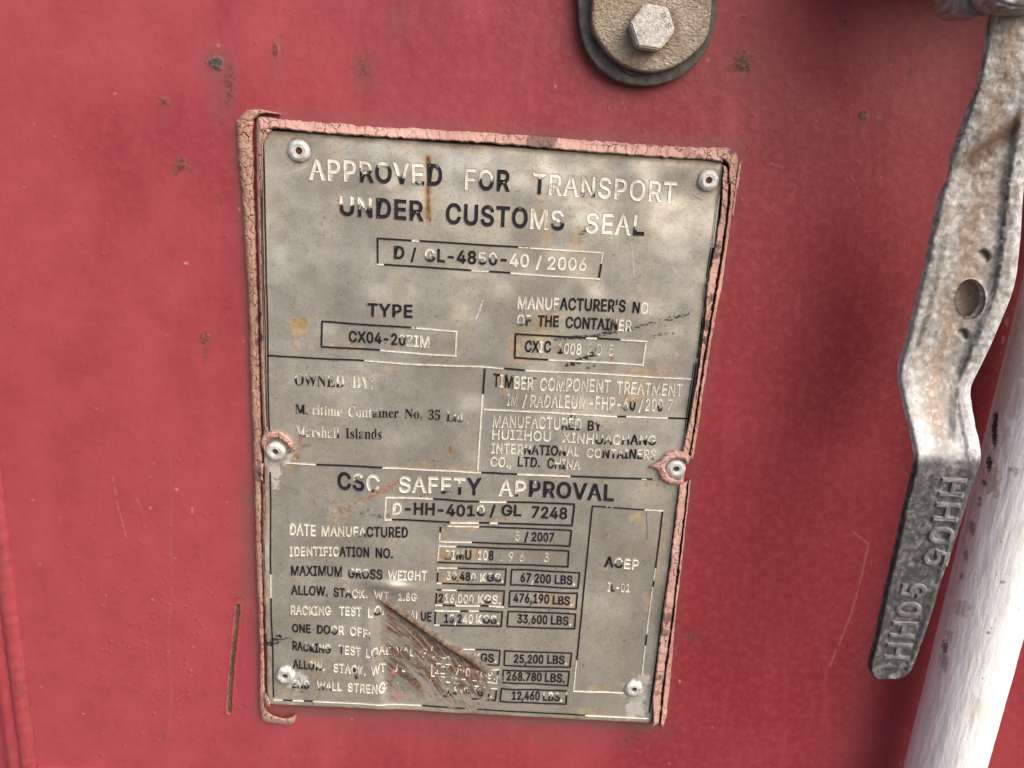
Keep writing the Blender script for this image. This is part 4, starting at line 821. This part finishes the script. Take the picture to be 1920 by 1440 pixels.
padL = [(1068, top), (1083, -60), (1083, 0), (1084.5, 40), (1091, 75), (1104, 104), (1124, 130), (1150, 149), (1180, 159), (1212, 162), (1246, 157), (1280, 143), (1307, 120), (1328, 90), (1340, 55), (1345, 20), (1346, -60), (1349, top)]
slab('rubber_pad', padL, .0000, .0058, .0007, RUBBER, brk, 200, 0, .0005, 5)
crescent = [(1157, 108), (1160, 124), (1172, 136), (1188, 143), (1203, 141), (1212, 136), (1213, 118), (1190, 108), (1165, 104)]
slab('washer_lip', crescent, .0050, .0070, .0005, RUBBER, brk, 60)
stl = [(1106, top), (1112, -60), (1112, 0), (1109, 44), (1115, 62), (1127, 82), (1147, 106), (1168, 122), (1192, 131), (1216, 135), (1242, 133), (1266, 125), (1290, 110), (1312, 90), (1326, 72), (1331, 55), (1335, 20), (1337, -60), (1341, top)]
slab('steel_plate', stl, .0058, .0112, .0012, BRACKET, brk, 200, .0008, attrs=dict(dirt_and_shade=lambda a, b: np.clip(sst(64, 40, np.hypot(a-1226, b-52)+22*(fbm(a/22, b/22, 3)-.5))*.75+.5*sst(.5, .7, fbm(a/40, b/40, 4)), 0, 1)))  # darker ring round the bolt: shade of its hollow painted in
HB0, HB1 = .0118, .0195
hexp = [(1183, 43), (1212.5, 5), (1256.5, 14), (1266, 60), (1237, 91.5), (1192, 84.5)]
Hc = at(np.array([p[0] for p in hexp]), np.array([p[1] for p in hexp]), HB1)
cc = Hc.mean(0); rr = float(np.mean(np.linalg.norm(Hc-cc, axis=1))); a0 = math.atan2(Hc[0, 2]-cc[2], Hc[0, 0]-cc[0])
bm = bmesh.new()
bmesh.ops.create_cone(bm, cap_ends=True, segments=6, radius1=rr, radius2=rr, depth=HB1-HB0)
bmesh.ops.bevel(bm, geom=bm.edges[:], offset=.0006, segments=3, affect='EDGES')
bmesh.ops.rotate(bm, verts=bm.verts, matrix=Matrix.Rotation(a0-math.pi/2, 3, 'Z'))
bmesh.ops.rotate(bm, verts=bm.verts, matrix=Matrix.Rotation(math.radians(90), 3, 'X'))
bmesh.ops.translate(bm, verts=bm.verts, vec=(cc[0], -(HB0+HB1)/2, cc[2]))
bolt = bm_obj('bolt_head', bm, BOLT, brk, False)
def flat_text(txt, style, parent, mat, frame, attrs=None, name='stamped_mark'):
    V, T, ch, bd = text_shape(txt, style); chh = cap_height(style)
    s = (V[:, 0]-V[:, 0].min())/(V[:, 0].max()-V[:, 0].min()); t = V[:, 1]/chh
    P = frame(s, t, np.clip(V[:, 2]/bd, 0, 1))
    o = raw_mesh(name, P, np.zeros((0, 4), int), mat, parent, {k: np.full(len(P), a) for k, a in (attrs or {}).items()}, False, T)
    if parent.parent is not None: o.matrix_parent_inverse = Matrix.Identity(4)
    return o
MARKM = m_simple('dark_stamped_steel', (.16, .14, .12), (.34, .31, .29), .6, .1, 900, .0002)
def bolt_mark(txt, xa, ya, xb, yb_, cap):
    L = math.hypot(xb-xa, yb_-ya); ex, ey = (xb-xa)/L, (yb_-ya)/L
    flat_text(txt, 'thin', bolt, MARKM, lambda s, t, z: at(xa+(xb-xa)*s+ey*cap*t, ya+(yb_-ya)*s-ex*cap*t, HB1+.00004+.00012*z))
bolt_mark('8.8', 1238, 26, 1252, 54, 9)
bolt_mark('C', 1200, 70, 1210, 62, 11)

# ------------------------------------------------------------------ the white lock rod
rod = thing('lock_rod', 'white painted vertical lock rod beside the lever handle', 'rod', (at(1800, 1100)[0], -.045, .2))
RR = .0170
def sil(xc, hc, z, side):
    a = np.linspace(0, 2*math.pi, 181); Q = np.stack([xc+RR*np.cos(a), -hc+RR*np.sin(a), np.full_like(a, z)], -1)
    x, y = px(Q); i = np.argmin(x) if side < 0 else np.argmax(x); return x[i], y[i]
def sil_x(xc, hc, yy, side):
    z = np.linspace(H-.50, H-.02, 60); p = np.array([sil(xc, hc, k, side) for k in z]); o = np.argsort(p[:, 1]); return np.interp(yy, p[o, 1], p[o, 0])
best = None
for hc in np.arange(.024, .066, .002):
    lo, hi = .15, .40
    for _ in range(26):
        mid_ = (lo+hi)/2
        if sil_x(mid_, hc, 1440, -1) < 1694: lo = mid_
        else: hi = mid_
    e = abs(sil_x(lo, hc, 1440, 1)-1851)+abs(sil_x(lo, hc, 900, -1)-1832)
    if best is None or e < best[0]: best = (e, lo, hc)
_, XR, HR = best
print('ROD', best, XR, HR)
rod.location = (XR, -HR, .2)
zz = np.concatenate([np.linspace(.2, H-.46, 30)[:-1], np.linspace(H-.46, H+.02, 900), np.linspace(H+.02, 2.4, 30)[1:]]); an = np.arange(220)*2*math.pi/220
A, ZZ = np.meshgrid(an, zz)
rd = RR+.00035*(fbm(A*5, ZZ*60, 31)-.5)+.00022*(fbm(A*14, ZZ*140, 32)-.5)
Pr = np.stack([XR+rd*np.cos(A), -HR+rd*np.sin(A), ZZ], -1); u, v = px(Pr); frontf = (np.sin(A) < .25)
stain = np.zeros_like(u); chip = stain.copy()
dl, fl = seg_d(u, v, [(1905, 600), (1845, 850), (1790, 1050), (1740, 1250), (1697, 1440)])
mx(stain, .55*sst(34, 4, dl+16*(fbm(u/12, v/40, 33)-.5))*sst(1330, 1000, v)*(.55+.45*(fbm(u/6, v/12, 34) > .45)))
for (cx, cy, rx, ry, s, k) in [(1890, 690, 40, 120, .45, 1), (1858, 900, 18, 34, .7, 2), (1872, 740, 26, 60, .35, 3), (1805, 1140, 22, 16, .5, 4), (1836, 1330, 26, 30, .22, 5), (1780, 1190, 10, 12, .6, 6), (1885, 830, 5, 40, .4, 7), (1881, 805, 4, 50, .4, 8)]: mx(stain, s*blob(u, v, cx, cy, rx, ry, k, .8))
for (cx, cy, rx, ry, k, s) in [(1864, 808, 6, 36, 1, 1.), (1867, 785, 4, 16, 11, 1.), (1854, 868, 6, 17, 2, 1.), (1845, 905, 5, 6, 3, .8), (1837, 935, 3, 5, 4, .6), (1835, 946, 4, 4, 5, .5), (1822, 990, 6, 14, 6, .6), (1810, 1040, 5, 14, 7, .55), (1803, 1080, 4, 6, 8, .6), (1771, 1212, 7, 14, 9, .75), (1769, 1240, 9, 22, 10, .45), (1879, 1092, 6, 3, 12, .6), (1852, 1187, 5, 3, 13, .6), (1842, 1272, 2, 2, 14, .9), (1859, 1178, 2, 2, 15, .8), (1893, 880, 6, 5, 16, .45), (1903, 885, 8, 10, 17, .4)]:
    mx(chip, s*blob(u, v, cx, cy, rx, ry, k, .7, .5))
stain *= frontf; chip *= frontf
Pr[..., 0] -= chip*.0003*np.cos(A); Pr[..., 1] -= chip*.0003*np.sin(A)
raw_mesh('rod_tube', Pr.reshape(-1, 3), quads(*Pr.shape[:2], True), PIPE, rod, dict(stain=stain, chip=chip))

# ------------------------------------------------------------------ the lever handle
hnd = thing('lever_handle', 'dirty galvanised lever handle with drilled hole and dark stamped grip', 'handle', at(1800, 500, .05))
LE = np.array([(1872, -70), (1862, 16), (1856, 35), (1852, 69), (1846, 111), (1839, 144), (1830, 178), (1820, 200), (1809, 236), (1798, 267), (1787, 294), (1780, 317), (1773, 342), (1764, 369), (1758, 400), (1748, 443), (1737, 497), (1725, 549), (1710, 610), (1696, 660), (1688, 690), (1686.5, 705), (1688, 721), (1694, 747), (1707, 800), (1716, 837), (1717, 857), (1716, 880), (1710, 897), (1705, 922), (1697, 952), (1690, 987), (1682, 1025), (1675, 1055), (1666, 1095), (1660, 1118), (1653.5, 1153), (1644, 1199), (1633.5, 1237), (1631, 1252), (1632, 1260), (1637, 1268), (1645, 1273)], float)
RE = np.array([(1985, -70), (1972, 16), (1963, 69), (1952, 144), (1940, 200), (1930, 267), (1923, 317), (1918, 370), (1916, 400), (1914, 440), (1911, 470), (1907, 510), (1901, 540), (1889, 574), (1874, 609), (1858, 647), (1842, 680), (1826, 712), (1818, 731), (1819, 745), (1821, 760), (1828, 800), (1836, 832), (1839, 852), (1837, 872), (1831, 888), (1822, 911), (1810, 952), (1797, 992), (1785, 1030), (1773, 1065), (1760, 1102), (1748, 1147), (1734, 1188), (1724, 1215), (1714, 1244), (1706, 1259), (1696, 1268), (1684, 1273)], float)
HPT = np.array([(-70, .060), (60, .058), (150, .055), (240, .051), (330, .048), (500, .0455), (680, .043), (720, .0445), (850, .062), (880, .0638), (1273, .0600)], float)
def hbase(y):
    s = 0
    for d in (-24, -12, 0, 12, 24): s = s+np.interp(y+d, HPT[:, 0], HPT[:, 1])
    return s/5
def hbase_w(y): return hbase(y)
TH = .0036
def relief(t, y, x):
    """surface of the forging over its base plane: rolled edges, channel, lip on the right, dimples"""
    z = 0.
    grip = sst(835, 875, y); upper = 1-grip
    e = np.minimum(t, 1-t)
    z = z-.0022*(1-np.sqrt(np.clip(1-(1-np.clip(e/.07, 0, 1))**2, 0, 1)))
    z = z+upper*sst(150, 260, y)*(.0024*sst(.70, .84, t+.05*(fbm(y/30, t*0, 3)-.5)+.0*y)*sst(760, 640, y)+.0012*sst(.26, .10, t))
    z = z-upper*sst(560, 700, y)*.0016*np.exp(-((t-.52)/.22)**2)*sst(840, 800, y)
    z = z+.0032*np.exp(-((y-(208+(1-t)*122))/24)**2)*sst(60, 130, y)*sst(420, 330, y)*(1-2*sst(.0, 1., t)*0)*-1*.9
    z = z+grip*(.0005*sst(.16, .06, e)*sst(.0, .04, e)-.0004*sst(.1, .3, e))
    for (cx, cy, r) in ((1842, 482, 15), (1803, 628, 13)):
        d = np.hypot(x-cx, y-cy)/r; ang = ((x-cx)*.72-(y-cy)*.7)/r
        z = z-.0024*sst(1, .82, d)*sst(-.75, .75, ang)
    z = z+.0007*(fbm(x/11, y/11, 6)-.5)+.0014*(fbm(x/46, y/46, 7)-.5)*(1-.6*grip)
    return z
ny, nx = 560, 64
yy = np.concatenate([np.linspace(-70, 1240, ny-70), np.linspace(1243, 1273, 70)])
t = np.linspace(0, 1, nx); t = .5-.5*np.cos(math.pi*(.15+.7*t))/math.cos(.15*math.pi)
Lx = np.interp(yy, LE[:, 1], LE[:, 0]); Rx = np.interp(yy, RE[:, 1], RE[:, 0])
sm = lambda a: np.convolve(np.pad(a, (4, 4), 'edge'), np.ones(9)/9, 'valid')
Lx[:-70] = sm(Lx)[:-70]; Rx[:-70] = sm(Rx)[:-70]
Tm = np.ones((len(yy), 1))*t[None]; Y = yy[:, None]*np.ones((1, nx)); Xp = Lx[:, None]*(1-Tm)+Rx[:, None]*Tm
hole = (1820, 560); rx_, ry_ = 28.5, 37
dn = np.hypot((Xp-hole[0])/rx_, (Y-hole[1])/ry_)
# slide the nearest ring of grid points on to the hole's outline, keep the rest outside
fin = (dn < 1)
zf = hbase(Y)+relief(Tm, Y, Xp)
cell_in = fin[:-1, :-1] | fin[1:, :-1] | fin[:-1, 1:] | fin[1:, 1:]
need = np.zeros_like(fin)
for (a, b) in ((0, 0), (1, 0), (0, 1), (1, 1)):
    need[a:a+len(yy)-1, b:b+nx-1] |= cell_in
has_out = np.zeros_like(fin)
co_ = ~cell_in
for (a, b) in ((0, 0), (1, 0), (0, 1), (1, 1)):
    has_out[a:a+len(yy)-1, b:b+nx-1] |= co_
brd = need & has_out
Xs, Ys = Xp.copy(), Y.copy()
Xs[brd] = hole[0]+(Xp[brd]-hole[0])/dn[brd]; Ys[brd] = hole[1]+(Y[brd]-hole[1])/dn[brd]
Pf = at(Xs, Ys, zf)
# thickness goes straight back towards the door, edges rounded at the back too
Pk = Pf.copy(); e = np.minimum(Tm, 1-Tm)
Pk[..., 1] = -(hbase(Y)-TH+.0016*(1-np.clip(e/.07, 0, 1))**2+.0003*(fbm(Xp/20, Y/20, 9)-.5))
n = Pf.shape[0]*nx; idx = np.arange(n).reshape(-1, nx)
q = np.stack([idx[:-1, :-1], idx[:-1, 1:], idx[1:, 1:], idx[1:, :-1]], -1)[~cell_in]
ring = np.concatenate([idx[0, :], idx[1:, -1], idx[-1, -2::-1], idx[-2:0:-1, 0]]); r2 = np.roll(ring, -1)
side = np.stack([ring, r2, r2+n, ring+n], -1)
wall = []
ci = cell_in
for i, j in zip(*np.nonzero(ci)):
    for (a, b, p, q2) in ((i-1, j, idx[i, j], idx[i, j+1]), (i+1, j, idx[i+1, j+1], idx[i+1, j]), (i, j-1, idx[i+1, j], idx[i, j]), (i, j+1, idx[i, j+1], idx[i+1, j+1])):
        if not ci[a, b]: wall.append((p, q2, q2+n, p+n))
Vh = np.concatenate([Pf.reshape(-1, 3), Pk.reshape(-1, 3)])
Fh = np.concatenate([q[:, ::-1], q+n, side, np.array(wall)])
keep = np.unique(Fh); remap = np.full(len(Vh), -1); remap[keep] = np.arange(len(keep))
grip = sst(846, 872, Y+8*(fbm(Xp/9, Y/9, 12)-.5)); nb_ = fbm(Xp/10, Y/10, 13)
dirt_and_shade = (1-grip)*np.clip(sst(.02, .20, np.minimum(Tm-.05, 1.02-Tm-.16))*sst(.25, .60, fbm(Xp/36, Y/90, 14)+.10)*sst(860, 790, Y)*(.42+.58*sst(.20, .04, np.abs(Tm-.42+.05*(fbm(Y/40, Y*0, 18)-.5)))), 0, 1)*.95
zinc_and_light = np.clip(sst(770, 812, Y)*sst(870, 842, Y)*.5*(1-.8*sst(.14, .04, np.abs(Tm-.42)))+.6*sst(.90, .95, Tm)*(1-grip)*sst(200, 330, Y)*(nb_ > .40)+.4*sst(.07, .02, Tm)*(1-grip)+.35*sst(.62, .75, nb_)*(1-dirt_and_shade)+.4*sst(700, 760, Y)*(1-grip)*sst(.4, .15, Tm), 0, 1)  # bend's upward face lightened, skylight painted into the colour
rust_and_shade = .95*sst(38, 8, np.abs(Y-(205+(1-Tm)*125))+10*(nb_-.5))*sst(150, 200, Y)*sst(345, 320, Y)*sst(.1, .25, Tm)*sst(1.1, .7, Tm)  # diagonal band: the fold's shade painted in dark brown
lipd = .9*sst(.05, .02, np.abs(Tm-.80+.03*(fbm(Y/30, Y*0, 15)-.5)))*(fbm(Xp/9, Y/22, 16) > .47)*sst(250, 350, Y)*(1-grip)
dark = np.clip(grip*(1-.25*sst(.6, .7, nb_))+lipd*.9+.75*sst(12, 3, np.abs(Xp-(1786-(Y-780)*.05)))*sst(700, 760, Y)*sst(835, 815, Y)+.55*sst(.62, .70, fbm(Xp/12, Y/16, 17))*(1-grip)*sst(.34, .1, Tm)*sst(150, 200, Y)*sst(500, 300, Y), 0, 1)
for (cx, cy, r) in ((1842, 482, 14), (1803, 628, 12)): rust_and_shade = np.maximum(rust_and_shade, .7*sst(1, .8, np.hypot(Xp-cx, Y-cy)/r)*sst(-.5, .6, ((Xp-cx)*.72-(Y-cy)*.7)/r))  # dimples darkened at upper right, shade put into the colour
dark = np.maximum(dark, .7*sst(.05, .015, np.abs(Tm-.145+.03*(fbm(Y/26, Y*0, 19)-.5)))*sst(420, 450, Y)*sst(670, 640, Y)*(.5+.5*(fbm(Xp/6, Y/14, 20) > .42)))
scr = blob(Xp, Y, 1826, 215, 15, 70, 21, .8, .06)*.8; scr = np.maximum(scr, blob(Xp, Y, 1800, 300, 10, 44, 22, .9, .07)*.65); scr = np.maximum(scr, blob(Xp, Y, 1745, 520, 9, 90, 23, .9, .05)*.5)
scr = np.maximum(scr, blob(Xp, Y, 1700, 720, 9, 16, 24, .8)*.55); scr = np.maximum(scr, .7*(fbm(Xp/5, Y/7, 25) > .66)*(1-grip)*sst(.45, .0, Tm)*sst(60, 160, Y)*sst(420, 300, Y))
dark = np.clip(np.maximum(dark, scr*.62*(1-grip)), 0, 1); dirt_and_shade = dirt_and_shade*(1-.7*scr)
rust_and_shade = np.maximum(rust_and_shade, blob(Xp, Y, 1880, 112, 9, 8, 26, .8)*.6); rust_and_shade = np.maximum(rust_and_shade, .55*sst(.60, .68, fbm(Xp/17, Y/22, 27))*(1-grip)*sst(640, 300, Y))
zinc_and_light = np.clip(zinc_and_light+.5*sst(.60, .68, fbm(Xp/8, Y/11, 28))*(1-grip), 0, 1)
att = dict(dirt_and_shade=dirt_and_shade, zinc_and_light=zinc_and_light, rust=rust_and_shade, dark=dark)  # rust also carries the painted shade of the fold and dimples
body = raw_mesh('handle_bar', Vh[keep], remap[Fh], ZINC, hnd, {k: np.concatenate([a.ravel(), a.ravel()])[keep] for k, a in att.items()})
bl = at(1800, 566, .034); an = np.arange(40)*2*math.pi/40
Rb = np.stack([np.stack([bl[0]+r*np.cos(an)*.0088, np.full(40, -h), bl[2]+r*np.sin(an)*.0125], -1) for r, h in ((.98, .030), (1., .0375), (.93, .0385), (.6, .0378), (.3, .0372), (.001, .037))])
zz_ = np.zeros(Rb.shape[:2]); lug = grid('rear_lug', Rb, ZINC, hnd, dict(dirt_and_shade=zz_+.9, zinc_and_light=zz_, rust=zz_+.2, dark=zz_), True)
def grip_text(txt, xa, ya, xb, yb_, cap, sg=1):
    """raised letters turned a quarter turn, reading down the grip"""
    def fr(s, tt, z):
        X_ = xa+(xb-xa)*s+sg*cap*tt; Y_ = ya+(yb_-ya)*s+sg*cap*tt*.055
        L_ = np.interp(Y_, LE[:, 1], LE[:, 0]); R_ = np.interp(Y_, RE[:, 1], RE[:, 0])
        return at(X_, Y_, hbase(Y_)+relief((X_-L_)/(R_-L_), Y_, X_)+.00002+.0009*z)
    o = flat_text(txt, 'emboss', body, ZINC, fr, dict(dirt_and_shade=0., zinc_and_light=.28, rust=0., dark=.72), 'raised_lettering')
grip_text('HH05', 1769, 894, 1730, 1062, 42)
grip_text('HH05', 1700, 1240, 1737, 1094, 42, -1)

# ------------------------------------------------------------------ the clamp that carries the handle
hub = thing('handle_clamp', 'worn steel clamp joint above the lever handle at the top right', 'clamp', at(1850, -30, .05))
def block(name, pts, h0, h1, mat_att, bev=.0012):
    c0 = at(np.array([p[0] for p in pts]), np.array([p[1] for p in pts]), h1)
    bm = bmesh.new()
    f = [bm.verts.new((p[0], -h1, p[2])) for p in c0]; b = [bm.verts.new((p[0], -h0, p[2])) for p in c0]
    k = len(pts)
    bm.faces.new(f[::-1]); bm.faces.new(b)
    for i in range(k): bm.faces.new((f[i], f[(i+1) % k], b[(i+1) % k], b[i]))
    bmesh.ops.recalc_face_normals(bm, faces=bm.faces)
    bmesh.ops.bevel(bm, geom=bm.edges[:], offset=bev, segments=3, affect='EDGES', clamp_overlap=True)
    bmesh.ops.triangulate(bm, faces=[q for q in bm.faces if len(q.verts) > 4])
    bmesh.ops.subdivide_edges(bm, edges=[e for e in bm.edges if e.calc_length() > .004], cuts=3, use_grid_fill=True)
    o = bm_obj(name, bm, ZINC, hub, True)
    me = o.data; nv = len(me.vertices); cov = np.empty(nv*3, np.float32); me.vertices.foreach_get('co', cov); cov = cov.reshape(-1, 3).astype(float)
    uu, vv = px(cov); cov += (fbm(uu/9, vv/9, 5)-.5)[:, None]*.0005; me.vertices.foreach_set('co', cov.astype(np.float32).ravel())
    for kk, fn in mat_att.items():
        a = me.attributes.new(kk, 'FLOAT', 'POINT'); a.data.foreach_set('value', np.clip(fn(uu, vv)*np.ones(nv), 0, 1).astype(np.float32))
    return o
block('pivot_lug', [(1812, -120), (1796, -30), (1795, 2), (1799, 18), (1812, 24), (1850, 25), (1878, 20), (1880, -120)], .040, .056, dict(dirt_and_shade=lambda a, b: .5*sst(.4, .6, fbm(a/9, b/9, 1)), zinc_and_light=lambda a, b: .7*sst(.5, .7, fbm(a/7, b/7, 2)), rust=lambda a, b: .6*sst(.6, .7, fbm(a/6, b/6, 3)), dark=lambda a, b: .6*sst(1812, 1820, a)*sst(.42, .6, fbm(a/8, b/8, 4))))
block('clamp_plate', [(1866, -140), (1864, -20), (1867, 5), (1880, 10), (1905, 16), (1935, 18), (1990, 14), (1995, -140)], .0585, .072, dict(dirt_and_shade=lambda a, b: .5*sst(.45, .6, fbm(a/10, b/10, 6)), zinc_and_light=lambda a, b: .8*sst(.45, .6, fbm(a/7, b/7, 7)), rust=lambda a, b: .5*sst(5, 14, b)*sst(.4, .6, fbm(a/6, b/6, 8)), dark=lambda a, b: .3*sst(.55, .65, fbm(a/8, b/8, 9))))
block('added_shade_block', [(1690, -420), (1690, -150), (1720, -118), (2120, -118), (2160, -150), (2160, -420)], .0, .052, dict(dirt_and_shade=lambda a, b: .5+0*a, zinc_and_light=lambda a, b: .4+0*a, rust=lambda a, b: 0*a, dark=lambda a, b: 0*a))  # unseen block added to shade the door's top right
# unseen strap round the rod, added to help shade the door's top right
zz = np.linspace(H+.045, H+.095, 14); A, ZZ = np.meshgrid(np.arange(72)*2*math.pi/72, zz)
rs_ = RR+.0035-.0012*((ZZ-zz.mean())/.025)**8
Ps = np.stack([XR+rs_*np.cos(A), -HR+rs_*np.sin(A), ZZ], -1); z_ = np.zeros(Ps.shape[:2])
raw_mesh('added_shade_strap', Ps.reshape(-1, 3), quads(*Ps.shape[:2], True), ZINC, hub, dict(dirt_and_shade=z_+.4, zinc_and_light=z_+.3, rust=z_, dark=z_))

for s in _slots: bpy.data.materials.remove(s)
